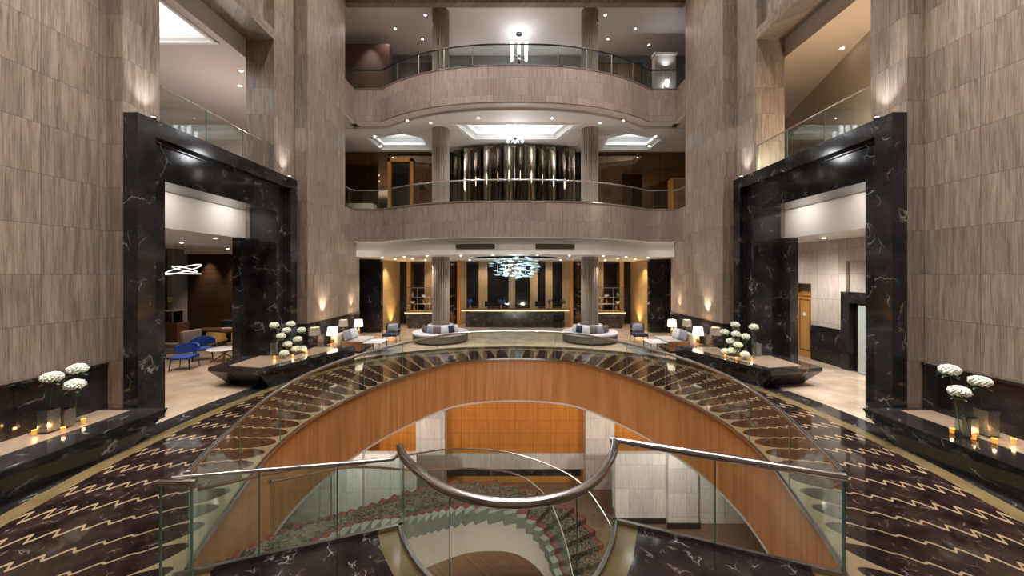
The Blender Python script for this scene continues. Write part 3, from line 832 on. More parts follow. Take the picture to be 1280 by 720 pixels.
railing('glass_railing', 'curved glass railing with steel handrail on the lower balcony', glp, 6.235, 7.14, 10, .028, 'rail_steel', edge=False)
railing('glass_railing', 'curved glass railing with black handrail and steel posts on the top balcony', glp, 11.855, 12.78, 10, .032, 'dark_metal', posts=[19, 26, 33, 40, 60, 67, 74, 81], edge=False)
def storey(z0, z1):
    pts = offset(bal, .25)
    return [(-8.85, 17.02)] + [(p[0], p[1]) for p in pts[1:-1]] + [(8.85, 17.02), (12, 17.4), (12, 23.6), (-12, 23.6), (-12, 17.4)]
struct('floor', MB().prism(storey(0, 0), 5.55, 5.9), 'plaster_warm')
struct('floor', MB().prism(storey(0, 0), 11.0, 11.45), 'plaster_warm')
# white fascia below the lower balcony, ground ceiling with a round recess
fa = offset(bal, .22)
struct('trim_7', MB().wall(fa, .08, 4.04, 4.73), 'white', True)
struct('ceiling', MB().wall(offset(bal, .14), .3, 4.715, 4.728), 'white')
circ = [(2.3 * math.cos(2 * PI * k / 48), 18.35 + 2.0 * math.sin(2 * PI * k / 48)) for k in range(48)]
gp = offset(bal, .24)
gc = gp + [(7.49, 17.3), (11, 17.3), (11, 23.6), (-11, 23.6), (-11, 17.3), (-7.49, 17.3)]
struct('ceiling', MB().prism(gc, 4.04, 4.1, [circ]), 'white')
rc = MB().wall(circ + [circ[0]], .04, 4.1, 4.42)
rc.prism([(2.35 * math.cos(2 * PI * k / 48), 18.35 + 2.05 * math.sin(2 * PI * k / 48)) for k in range(48)], 4.42, 4.46)
struct('ceiling', rc, 'black_glass')
for s in (-1, 1):
    v = thing('air_vent', 'slotted air grille in the white fascia %s of centre' % SIDE[s], 'vent', (s * 1.72, 15.0, 4.36), 'air grilles in the fascia')
    xs = [s * (.85 + 1.66 * k / 10) for k in range(11)]
    pv = [(x, yb(x) + .16) for x in sorted(xs)]
    MB().wall(pv, .02, 4.28, 4.48).build('frame', 'grille', v)
    for k in range(4): MB().wall([(x, y - .015) for x, y in pv], .014, 4.30 + .045 * k, 4.325 + .045 * k).build('slat', 'grille', v)

# second storey ceiling with coffers
def coffer(poly, z, name):
    cx = sum(p[0] for p in poly) / len(poly); cy = sum(p[1] for p in poly) / len(poly)
    def sc(k): return [(cx + (p[0] - cx) * k, cy + (p[1] - cy) * k) for p in poly]
    lp = lambda p: p + [p[0]]
    m = MB()
    m.wall(lp(sc(1.0)), .03, z, z + .14)
    m.prism(sc(1.03), z + .13, z + .15, [sc(.90)])
    m.wall(lp(sc(.905)), .03, z + .15, z + .30)
    m.prism(sc(1.22), z + .62, z + .66)
    m.wall(lp(sc(1.20)), .03, z + .15, z + .64)
    m.prism(sc(1.22), z + .14, z + .16, [sc(1.0)])
    struct('ceiling', m, 'white')
    g = MB()
    g.prism(sc(1.10), z - .035, z - .0, [sc(1.0)])
    g.prism(sc(1.05), z - .07, z - .035, [sc(1.0)])
    struct('trim_8', g, 'white')
cc = [(-2.75, 16.7), (2.75, 16.7), (2.1, 18.45), (-2.1, 18.45)]
cl_ = [(-7.5, 18.55), (-5.6, 17.75), (-4.75, 18.3), (-4.75, 20.0), (-7.4, 20.0)]
cr_ = [(-p[0], p[1]) for p in cl_]
of2 = offset(bal, .55)
c2 = [(-7.8, of2[0][1])] + [tuple(p) for p in of2[1:-1]] + [(7.8, of2[-1][1]), (11.5, 17.6), (11.5, 23.6), (-11.5, 23.6), (-11.5, 17.6)]
struct('ceiling', MB().prism(c2, 10.2, 10.3, [cc, cl_, cr_]), 'plaster')
for p in (cc, cl_, cr_): coffer(p, 10.2, 'c')
for s in (-1, 1): struct('ceiling', MB().box(s * 7.75, 15.86, 10.22, s * 8.9, 17.3, 10.34).box(s * 7.5, 15.86, 10.27, s * 7.75, 16.9, 10.315), 'plaster_warm')
struct('trim_9', MB().wall(offset(bal, .52), .06, 10.2, 10.33), 'plaster_warm', True)
struct('ceiling', MB().wall(offset(bal, .30), .5, 10.30, 10.335), 'plaster_warm')
# third storey ceiling and header
struct('ceiling', MB().box(-11.5, 16.8, 15.9, 11.5, 23.6, 16.1), 'plaster')
struct('wall_header', MB().box(-7.9, 16.6, 15.72, 7.9, 16.9, 18), 'trav')
struct('wall_third', MB().box(-11.5, 20.9, 11.45, 11.5, 21.1, 15.9), 'grey_panel')
struct('wall_second', MB().box(-11.5, 20.6, 5.9, 11.5, 20.8, 10.2), 'black_glass')
for s in (-1, 1):
    for (z0, z1) in ((5.9, 10.2), (11.45, 15.9)):
        struct('wall_storey_' + SIDE[s], MB().box(s * 11.3, 17.4, z0, s * 11.5, 23, z1), 'maroon_wall')

# columns
def column(s):
    t = thing('column', 'fluted round stone column on the %s, rising through all three storeys' % SIDE[s], 'column', (s * 3.6, 17.4, 0))
    for (z0, z1) in ((0, 4.05), (5.9, 10.2), (11.45, 15.9)):
        MB().prism([((s * 3.6 + (.36 + .05 * abs(math.sin(k * PI / 6)) ** .6) * math.cos(2 * PI * k / 144)), 17.4 + (.36 + .05 * abs(math.sin(k * PI / 6)) ** .6) * math.sin(2 * PI * k / 144)) for k in range(144)], z0, z1).build('shaft', 'column_stone', t)
        MB().lathe([(.46, z0), (.46, z0 + .08), (.42, z0 + .12)], (s * 3.6, 17.4, 0), 40).build('base', 'column_stone', t, True)
for s in (-1, 1): column(s)

# ------------------------------------------------------------------ second storey fittings
for s in (-1, 1):
    MIR = thing('mirror_wall', 'dark bronze mirror panelling behind the lower balcony, %s side' % SIDE[s], 'mirror', (s * 6.6, 20.55, 5.9))
    for k in range(4):
        x0 = s * (3.75 + k * 1.5)
        MB().box(x0, 20.54, 5.92, x0 + s * 1.485, 20.595, 10.18).build('mirror_panel', 'mirror', MIR)
sc_ = thing('curved_screen', 'curved screen of tall polished bronze concave panels behind the lower balcony', 'screen', (0, 19.0, 5.9))
for k in range(12):
    x0, x1 = -3.3 + 6.6 * k / 12, -3.3 + 6.6 * (k + 1) / 12
    pts = []
    for i in range(9):
        x = x0 + (x1 - x0 - .05) * i / 8
        pts.append((x, 18.85 + .75 * (x / 3.3) ** 2 + .16 * math.sin(PI * i / 8)))
    MB().wall(pts, .02, 5.9, 10.0).build('panel', 'bronze' if k % 2 else 'bronze_dark', sc_, True)  # alternate darker panels paint in the uneven reflections of the bronze
    MB().box(x1 - .045, 18.83 + .75 * (x1 / 3.3) ** 2, 5.9, x1 - .005, 18.95 + .75 * (x1 / 3.3) ** 2, 10.02).build('mullion', 'dark_metal', sc_)
d = MB()
d.box(-7.2, 20.3, 5.9, -7.02, 20.52, 9.75).box(-5.95, 20.3, 5.9, -5.77, 20.52, 9.75).box(-7.2, 20.3, 9.57, -5.77, 20.52, 9.75)
dd = tag(d.build('door_frame', 'orange_wood'), 'orange wooden door frame round a dark doorway on the lower balcony', 'door frame')
MB().box(-7.02, 20.45, 5.9, -5.95, 20.5, 9.57).build('door_leaf', 'black_glass', dd)
cb = thing('wooden_cabinet', 'orange wooden cabinet at the right end of the lower balcony', 'cabinet', (8.1, 19.5, 5.9))
MB().box(8.3, 19.0, 5.9, 9.7, 19.6, 8.3).build('body', 'orange_wood', cb)
for k in range(2): MB().box(8.35 + k * .68, 18.97, 5.98, 8.98 + k * .68, 19.0, 8.22).build('door', 'brown_wood', cb)
cr2 = tag(MB().rbox(-9.2, 19.2, 5.9, -7.6, 19.8, 7.0, .03).build('sideboard', 'sand_fab', None, True), 'low beige sideboard at the left end of the lower balcony', 'sideboard')

def crystal_chandelier(loc, label, drop, rad, arms=8):
    t = thing('chandelier', label, 'chandelier', loc)
    x, y, z = loc
    MB().lathe([(.16, drop), (.16, drop - .05), (.03, drop - .1)], loc, 16).build('ceiling_rose', 'dark_metal', t, True)
    MB().tube([(x, y, z + drop - .08), (x, y, z + .1)], .018, 8).build('stem', 'chrome', t)
    MB().lathe([(.02, .0), (.09, .05), (.05, .18), (.11, .3), (.03, .45)], loc, 16).build('body', 'chrome', t, True)
    for k in range(arms):
        a = 2 * PI * k / arms; ca, sa = math.cos(a), math.sin(a); rr = rad * (1 if k % 2 else .68); h = 0 if k % 2 else .22
        MB().tube([(x, y, z + .3), (x + ca * rr * .5, y + sa * rr * .5, z + .16 + h), (x + ca * rr, y + sa * rr, z + .24 + h)], .014, 6).build('arm', 'chrome', t, True)
        MB().lathe([(.035, 0), (.06, .05), (.075, .5), (.07, .52)], (x + ca * rr, y + sa * rr, z + .22 + h), 12).build('lamp_tube', 'crystal', t, True)
        MB().ball((x + ca * rr, y + sa * rr, z + .12 + h), .045, 1, (1, 1, 1.5)).build('crystal_drop', 'glass_clear', t)
    MB().ball((x, y, z - .06), .07, 2).build('finial', 'dark_metal', t, True)
    return t
crystal_chandelier((.2, 19.0, 14.45), 'crystal chandelier glowing under the top floor ceiling', 1.45, .55)
point((.2, 19.0, 15.1), 22, (.95, .95, 1), .25)
crystal_chandelier((0, 17.3, 9.45), 'small crystal chandelier hanging in front of the bronze screen', 1.37, .5)
point((0, 17.3, 8.9), 50, (.95, .95, 1), .3)

# third storey fittings
for (x0, x1, lab, y0) in ((7.25, 8.35, 'right pilaster with wall lamp on the top balcony', 18.7), (-3.1, -2.35, 'pale pilaster left of the chandelier on the top floor', 20.5), (2.25, 3.0, 'pale pilaster right of the chandelier on the top floor', 20.5)):
    p = thing('pilaster', lab, 'pilaster', ((x0 + x1) / 2, y0, 11.45))
    MB().box(x0, y0, 11.45, x1, y0 + .38, 14.6).build('shaft', 'trav_light', p)
    MB().box(x0 - .05, y0 - .05, 14.6, x1 + .05, y0 + .38, 14.72).build('capital', 'trav_light', p)
    spot(((x0 + x1) / 2, y0 - .25, 13.9), ((x0 + x1) / 2, y0 + .1, 16.5), 18, 120, 1, COOL, .05)
wl = thing('wall_lamp', 'glowing crystal wall lamp on the right top floor pilaster', 'wall lamp', (7.8, 18.6, 13.0))
MB().box(7.74, 18.66, 12.6, 7.86, 18.7, 13.0).build('backplate', 'dark_metal', wl)
MB().tube([(7.8, 18.66, 12.7), (7.8, 18.5, 12.7), (7.8, 18.5, 12.85)], .015, 8).build('arm', 'dark_metal', wl, True)
MB().lathe([(.06, 0), (.11, .3), (.1, .32)], (7.8, 18.5, 12.85), 14).build('lamp_shade', 'crystal', wl, True)
struct('wall_third', MB().box(-9, 18.9, 11.45, -6.6, 19.3, 15.3), 'maroon_wall')
spot((-7.6, 18.3, 15.7), (-7.6, 18.9, 13), 80, 60, 1, COOL, .05)
cn = thing('console_cabinet', 'long dark wooden cabinet wall on the right of the top floor', 'cabinet', (5.6, 20.6, 11.45))
MB().box(4.3, 20.4, 11.45, 7.2, 20.85, 15.2).build('body', 'dark_wood', cn)
for k in range(4): MB().box(4.35 + k * .71, 20.37, 11.55, 5.0 + k * .71, 20.4, 15.1).build('door', 'brown_wood', cn)
cn2 = thing('console_cabinet', 'long dark wooden cabinet wall on the left of the top floor', 'cabinet', (-5.6, 20.6, 11.45))
MB().box(-6.5, 20.4, 11.45, -4.2, 20.85, 15.2).build('body', 'dark_wood', cn2)
for k in range(3): MB().box(-6.45 + k * .76, 20.37, 11.55, -5.75 + k * .76, 20.4, 15.1).build('door', 'dark_wood', cn2)

# ------------------------------------------------------------------ downlights
dl = thing('downlight', 'small round downlight in the white ceiling', 'ceiling lamp', (0, 0, 0), 'downlights')
MB().lathe([(.075, 0), (.09, -.012), (.06, -.02), (.06, -.001)], (0, 0, 0), 18).build('trim_ring', 'white', dl, True)
MB().lathe([(.04, -.021), (.04, -.026)], (0, 0, 0), 18).build('lens', 'lamp', dl)
DL = []
for s in (-1, 1):
    for (x, y) in ((.95, 15.35), (2.35, 15.6), (3.9, 15.95), (5.2, 16.9), (6.5, 17.6), (6.4, 19.2), (5.3, 18.6), (2.6, 20.6), (5.2, 20.8)):
        DL.append((s * x, y, 4.04, 'ground'))
    for (x, y) in ((1.65, 16.1), (4.9, 16.35), (7.1, 18.2), (7.3, 19.6), (3.9, 16.6)): DL.append((s * x, y, 10.2, 'second'))
    for (x, y) in ((4.4, 17.6), (6.2, 18.6), (5.0, 19.4), (7.4, 19.9)): DL.append((s * x, y, 15.9, 'third'))
DL += [(x, y, 4.42, 'left room') for x, y in ((-10.0, 12.0), (-12.6, 13.6), (-11.9, 16.9), (-10.3, 16.9), (-13.5, 16.9))]
DL += [(x, y, 4.42, 'right room') for x, y in ((10.2, 11.9), (10.1, 14.0))]
DL += [(10.3, 11.35, 10.34, 'upper right'), (-9.6, 12.6, 10.34, 'upper left'), (-10.4, 13.6, 10.34, 'upper left'), (-9.8, 15.2, 10.34, 'upper left'), (-12.3, 12.2, 10.34, 'upper left')]
names = {'ground': 'small round downlight in the white ceiling before the reception', 'second': 'small round downlight in the coffered ceiling of the lower balcony', 'third': 'small round downlight in the top floor ceiling',
         'left room': 'small round downlight in the ceiling of the left lounge', 'right room': 'small round downlight in the ceiling of the right corridor', 'upper right': 'round downlight in the tan ceiling of the upper right opening', 'upper left': 'small round downlight in the ceiling of the upper left opening'}
for i, (x, y, z, k) in enumerate(DL):
    if i == 0: dl.location = (x, y, z); dl['label'] = names[k]; dl['group'] = 'downlights, ' + k; continue
    copy_tree(dl, (x, y, z), 0, names[k], 'downlights, ' + k)
for s in (-1, 1):
    for (x, y, w_) in ((7.72, 7.68, 'near'), (7.72, 12.3, 'far')):
        u = thing('uplight', 'small uplight on top of the %s portal, %s end' % (SIDE[s], w_), 'uplight', (s * x, y, 6.49))
        MB().lathe([(.06, 0), (.06, .05), (.05, .055)], (s * x, y, 6.49), 14).build('housing', 'dark_metal', u, True)
        MB().lathe([(.042, .055), (.042, .06)], (s * x, y, 6.49), 14).build('lens', 'lamp', u)

# ------------------------------------------------------------------ reception
struct('wall_reception', MB().box(-11, 23.3, 0, 11, 23.5, 4.04), 'black_glass')
for k, (a, b) in enumerate(((-5.85, -5.2), (-3.75, -3.15), (-2.35, -1.8), (-.42, 0.0), (.95, 1.45), (1.95, 2.4), (3.05, 3.6), (5.1, 5.7), (-7.0, -6.75), (6.75, 7.0))):
    struct('trim_10', MB().box(a, 23.22, 0, b, 23.3, 4.04), 'trav_gold')
for s in (-1, 1):
    p = tag(MB().rbox(s * 3.52, 21.9, 0, s * 3.36, 22.15, 4.03, .015).build('wooden_post', 'orange_wood'), 'tall orange wooden post beside the %s end of the reception desk' % SIDE[s], 'post')
    MG = thing('mirror_panel', 'tall dark mirror pane behind the %s display shelves' % SIDE[s], 'mirror', (s * 4.5, 23.2, 0))
    MB().box(s * 3.9, 23.24, .1, s * 5.1, 23.29, 3.95).build('pane', 'mirror', MG)
dk = thing('reception_desk', 'long black marble reception desk with glowing wooden counter edge', 'desk', (0, 21.8, 0))
n = 16
def dcurve(x): return 21.7 + .012 * x * x
pt = [(-3.0 + 6.0 * i / n, dcurve(-3.0 + 6.0 * i / n)) for i in range(n + 1)]
MB().wall(offset(pt, .3), .6, .05, .98).build('front_panel', 'black_desk', dk)
MB().wall(offset(pt, .3), .5, 0, .05).build('plinth', 'dark_metal', dk)
pt2 = [(-3.25 + 6.5 * i / n, dcurve(-3.25 + 6.5 * i / n)) for i in range(n + 1)]
MB().wall(offset(pt2, .3), .76, 1.04, 1.10).build('counter_top', 'brown_wood', dk)
MB().wall(offset(pt2, .29), .72, .98, 1.04).build('light_edge', 'led_warm', dk)
tag(MB().rbox(2.28, 21.52, 0, 2.85, 21.66, .86, .02).build('lectern_box', 'black_glass'), 'small black cabinet standing at the right front of the reception desk', 'cabinet')
for k, x in enumerate((-1.6, 1.5)):
    mo = thing('computer_monitor', 'black monitor on the reception desk, %s of centre' % ('left', 'right')[k], 'monitor', (x, 22.1, 1.1))
    MB().rbox(x - .28, 22.08, 1.22, x + .28, 22.11, 1.56, .01).build('screen', 'black_glass', mo)
    MB().rbox(x - .03, 22.11, 1.11, x + .03, 22.14, 1.35, .005).build('stand', 'dark_metal', mo)
    MB().rbox(x - .12, 22.02, 1.1, x + .12, 22.2, 1.115, .005).build('foot', 'dark_metal', mo)
def bouquet(x, y, z, label, r=.16, mat='blue', bl='blue'):
    t = thing('flower_vase', label, 'vase of flowers', (x, y, z))
    MB().lathe([(.05, 0), (.07, .08), (.05, .2), (.06, .24)], (x, y, z), 14).build('vase', 'silver', t, True)
    m = MB(); l = MB()
    for k in range(14):
        a = R.uniform(0, 2 * PI); q = R.uniform(0, r); h = .34 + R.uniform(0, .22)
        m.ball((x + q * math.cos(a), y + q * math.sin(a), z + h), R.uniform(.035, .06), 1)
        l.tube([(x, y, z + .22), (x + q * .6 * math.cos(a), y + q * .6 * math.sin(a), z + h - .03)], .008, 5)
    l.build('stems', 'leaf', t); m.build('blooms', mat, t)
    return t
bouquet(-2.75, 22.0, 1.1, 'blue flowers in a small vase on the left end of the reception desk')
bouquet(-.85, 22.0, 1.1, 'blue flowers in a small vase left of centre on the reception desk', .2)
bouquet(2.1, 22.0, 1.1, 'dark blue flowers in a small vase right of centre on the reception desk', .18, 'navy')
bouquet(2.9, 22.0, 1.1, 'dark blue flowers in a vase on the right end of the reception desk', .16, 'navy')
for s in (-1, 1):
    t = thing('side_counter', 'black marble side counter with glowing top edge under the %s shelves' % SIDE[s], 'counter', (s * 5.5, 21.6, 0))
    MB().add([(s * 4.7, 21.3, 0), (s * 6.35, 21.3, 0), (s * 6.35, 21.9, 0), (s * 4.7, 21.9, 0), (s * 4.6, 21.2, .9), (s * 6.5, 21.2, .9), (s * 6.5, 21.9, .9), (s * 4.6, 21.9, .9)], [(0, 1, 2, 3), (4, 5, 6, 7), (0, 1, 5, 4), (1, 2, 6, 5), (2, 3, 7, 6), (3, 0, 4, 7)]).build('body', 'black_desk', t)
    MB().box(s * 4.58, 21.18, .9, s * 6.52, 21.92, .95).build('light_edge', 'led_warm', t)
    MB().box(s * 4.58, 21.18, .95, s * 6.52, 21.92, .985).build('counter_top', 'brown_wood', t)
    sh = thing('display_shelf', 'open metal display shelves behind the %s side counter' % SIDE[s], 'shelf', (s * 5.6, 22.5, 0))
    for z in (.95, 1.35, 1.75, 2.35): MB().box(s * 4.5, 22.3, z, s * 6.75, 22.65, z + .045).build('shelf', 'chrome', sh)
    for x in (4.5, 5.3, 6.05, 6.72): MB().box(s * x, 22.32, 0, s * (x + .03), 22.36, 2.38).build('upright', 'chrome', sh)
    for i, (x, z, kd, ds) in enumerate(((6.4, 1.795, 0, 'on the upper shelf at the outer end'), (5.7, 1.795, 1, 'on the upper shelf, middle'), (4.85, 1.795, 2, 'on the upper shelf near the column'), (6.4, 1.395, 1, 'on the middle shelf at the outer end'), (5.7, 1.395, 2, 'on the middle shelf, centre'), (4.9, 1.395, 0, 'on the middle shelf near the column'), (6.3, .995, 2, 'on the bottom shelf at the outer end'))):
        c = (s * x, 22.48, z)
        prof = [[(.03, 0), (.09, .06), (.1, .16), (.04, .24), (.05, .3)], [(.05, 0), (.12, .06), (.15, .12), (.14, .12), (.1, .06)], [(.07, 0), (.08, .02), (.08, .2), (.03, .25), (.03, .32)]][kd]
        tag(MB().lathe(prof, c, 16).build(('vase', 'bowl', 'bottle')[kd], ('silver', 'plate', 'brass')[kd], None, True),
            '%s %s of the %s display' % (('silver vase', 'white bowl', 'brass bottle')[kd], ds, SIDE[s]), ('vase', 'bowl', 'bottle')[kd])

# teal glass chandelier
ch = thing('disc_chandelier', 'wide chandelier of teal glass discs hanging before the reception desk', 'chandelier', (0, 18.35, 4.3))
MB().lathe([(1.1, 4.40 - 4.3), (1.1, 4.36 - 4.3), (1.0, 4.35 - 4.3)], (0, 18.35, 4.3), 40).build('canopy', 'chrome', ch, True)
for k in range(98):
    while True:
        x, y = R.uniform(-1.25, 1.25), R.uniform(-1.0, 1.0)
        if (x / 1.25) ** 2 + (y / 1.0) ** 2 < 1: break
    rr = 1 - ((x / 1.3) ** 2 + (y / 1.05) ** 2)
    z = R.uniform(3.25 - .35 * rr ** .5 + .1 * (1 - rr), 4.05)
    d = MB(); rad = R.uniform(.10, .16)
    d.lathe([(.01, .0), (rad * .7, .005), (rad, .03), (rad * .85, .05), (rad * .3, .035), (.01, .03)], (x, 18.35 + y, z), 12)
    o = d.build('glass_disc', 'disc', ch, True)
    MB().tube([(x, 18.35 + y, z + .03), (x, 18.35 + y, 4.34)], .003, 4).build('wire', 'chrome', o)
point((0, 18.35, 3.3), 90, (.8, .95, 1), .5)

# ------------------------------------------------------------------ round sofas round the columns
cp = [0]
def cushion(name, label, w_, h_, t_, mat, M4, cat='cushion', group=None):
    mb = MB().pillow(w_, h_, t_, M4)
    return tag(mb.build(name, mat, None, True), label, cat, group)
for s in (-1, 1):
    c = (s * 3.6, 17.4, 0)
    t = thing('round_sofa', 'round upholstered sofa wrapped round the %s column' % SIDE[s], 'sofa', c)
    MB().lathe([(1.20, 0), (1.20, .06)], c, 48).build('plinth', 'dark_metal', t)
    def ring(r0, r1, z0, z1, b):
        m = MB(); prof = [(r0, z0), (r1 - b, z0), (r1, z0 + b), (r1, z1 - b), (r1 - b * .3, z1 - b * .3), (r1 - b, z1), (r0, z1)]
        n = 56; vs = []
        for (r, z) in prof:
            for k in range(n): vs.append((c[0] + r * math.cos(2 * PI * k / n), c[1] + r * math.sin(2 * PI * k / n), z))
        L = len(prof)
        m.add(vs, [(i % L * n + k, i % L * n + (k + 1) % n, (i + 1) % L * n + (k + 1) % n, (i + 1) % L * n + k) for i in range(L) for k in range(n)])
        return m
    ring(.47, 1.30, .06, .36, .03).build('base', 'olive_fab', t, True)
    ring(.47, 1.34, .36, .47, .04).build('seat', 'lilac_fab', t, True)
    ring(.47, .62, .47, .80, .04).build('backrest', 'lilac_fab', t, True)
    pos = ['first', 'second', 'third', 'fourth', 'fifth', 'sixth', 'seventh']
    for k in range(7):
        a = math.radians(-150 + k * 20 + (0 if s < 0 else 0))
        a = math.radians(-90 + (k - 3) * 24)
        mt = ['cush_dark', 'cush_dark', 'cush_stripe', 'cush_dark', 'cush_light', 'navy', 'cush_light'][k if s < 0 else 6 - k]
        M4 = Matrix.Translation((c[0] + .86 * math.cos(a), c[1] + .86 * math.sin(a), .475)) @ Matrix.Rotation(a - PI / 2, 4, 'Z') @ Matrix.Rotation(math.radians(14), 4, 'X')
        nm = {'cush_dark': 'charcoal', 'cush_stripe': 'slate grey', 'cush_light': 'pale grey', 'navy': 'navy blue'}[mt]
        cushion('cushion', '%s cushion, %s from the left on the %s round sofa' % (nm, pos[k], SIDE[s]), .36, .34, .13, mt, M4)

# ------------------------------------------------------------------ lounge groups on both sides
def table_lamp(loc, label):
    t = thing('table_lamp', label, 'lamp', loc); x, y, z = loc
    MB().lathe([(.09, 0), (.09, .02), (.05, .05), (.075, .16), (.03, .28), (.012, .3), (.012, .38)], loc, 18).build('base', 'lamp_base', t, True)
    m = MB(); n = 24; vs = []
    for (r, zz) in ((.20, .36), (.165, .66), (.16, .66), (.195, .36)):
        for k in range(n): vs.append((x + r * math.cos(2 * PI * k / n), y + r * math.sin(2 * PI * k / n), z + zz))
    m.add(vs, [(i * n + k, i * n + (k + 1) % n, (i + 1) % 4 * n + (k + 1) % n, (i + 1) % 4 * n + k) for i in range(4) for k in range(n)])
    m.build('lamp_shade', 'shade', t, True)
    point((x, y, z + .5), 14, (1, .76, .48), .06)
for s in (-1, 1):
    n = SIDE[s]
    # sofa along the pillar with a wooden end panel
    t = thing('sofa', 'low grey sofa with wooden end panel along the %s pillar' % n, 'sofa', (s * 6.8, 15.4, 0))
    MB().rbox(s * 6.25, 14.58, .08, s * 7.05, 14.70, .47, .01).build('end_panel', 'brown_wood', t)
    MB().rbox(s * 6.25, 14.70, .10, s * 7.15, 16.1, .30, .02).build('base', 'brown_wood', t)
    for x in (6.3, 7.05):
        for y in (14.64, 16.0): MB().box(s * x, y, 0, s * (x + .05), y + .05, .11).build('foot', 'dark_metal', t)
    MB().rbox(s * 6.22, 14.72, .30, s * 7.12, 16.08, .46, .05, 3).build('seat', 'grey_fab', t, True)
    MB().rbox(s * 7.08, 14.3, .1, s * 7.34, 16.1, .78, .05, 3).build('backrest', 'sand_fab', t, True)
    for k, (y, mt, nm, rz) in enumerate(((14.85, 'cush_stripe', 'slate grey', .3), (15.18, 'cush_light', 'pale grey', .1), (15.6, 'cush_light', 'white', -.1))):
        M4 = Matrix.Translation((s * 6.86, y, .465)) @ Matrix.Rotation(PI / 2 + s * rz, 4, 'Z') @ Matrix.Rotation(math.radians(16) * s, 4, 'X')
        cushion('cushion', '%s cushion, %s along the %s lounge sofa' % (nm, ('nearest', 'middle', 'farthest')[k], n), .44, .44, .16, mt, M4)
    # lamp tables
    for (y, w_) in ((14.02, 'near'), (16.35, 'far')):
        q = thing('side_table', 'small dark side table at the %s end of the %s lounge sofa' % (w_, n), 'side table', (s * 7.12, y, 0))
        MB().lathe([(.20, .44), (.21, .45), (.21, .47), (.20, .48)], (s * 7.12, y, 0), 24).build('top', 'brown_wood', q, True)
        MB().lathe([(.03, .03), (.03, .44)], (s * 7.12, y, 0), 12).build('stem', 'dark_metal', q)
        MB().lathe([(.15, 0), (.15, .02), (.03, .035)], (s * 7.12, y, 0), 20).build('foot', 'dark_metal', q, True)
        table_lamp((s * 7.12, y, .48), 'lit table lamp with cream shade at the %s end of the %s lounge sofa' % (w_, n))
    # coffee table, armchair, rug
    q = thing('coffee_table', 'low coffee table with white marble top before the %s lounge sofa' % n, 'coffee table', (s * 5.75, 14.9, 0))
    MB().rbox(s * 5.4, 14.45, .42, s * 6.1, 15.35, .45, .008).build('top', 'white_top', q)
    for (x, y) in ((5.46, 14.51), (6.04, 14.51), (5.46, 15.29), (6.04, 15.29)): MB().tube([(s * x, y, .014), (s * x, y, .42)], .014, 8).build('leg', 'dark_metal', q)
    r_ = tag(MB().rbox(s * 4.9, 14.25, .0, s * 6.2, 16.6, .012, .004).build('rug', 'rug'), 'blue patterned rug under the %s lounge coffee table' % n, 'rug')
    ac = thing('armchair', 'navy armchair with grey back cushion facing the %s lounge sofa' % n, 'armchair', (s * 5.85, 17.0, 0))
    x0 = s * 5.85
    def PX(u): return x0 + u
    MB().rbox(x0 - .33, 16.7, .30, x0 + .33, 17.3, .44, .05, 3).build('seat', 'navy', ac, True)
    MB().rbox(x0 - .33, 17.22, .36, x0 + .33, 17.36, .86, .05, 3, Matrix.Identity(4)).build('backrest', 'navy', ac, True)
    MB().pillow(.5, .4, .14, Matrix.Translation((x0, 17.16, .45)) @ Matrix.Rotation(math.radians(-10), 4, 'X')).build('back_cushion', 'cush_stripe', ac, True)
    for u in (-.3, .3):
        for y in (16.74, 17.28): MB().tube([(x0 + u, y, .31), (x0 + u * 1.12, y + (.05 if y > 17 else -.05), 0)], [.022, .014], 8).build('leg', 'brown_wood', ac, True)
        MB().tube([(x0 + u * 1.1, 16.74, .31), (x0 + u * 1.1, 16.76, .58), (x0 + u * 1.1, 17.28, .62)], .018, 8).build('armrest', 'brown_wood', ac, True)

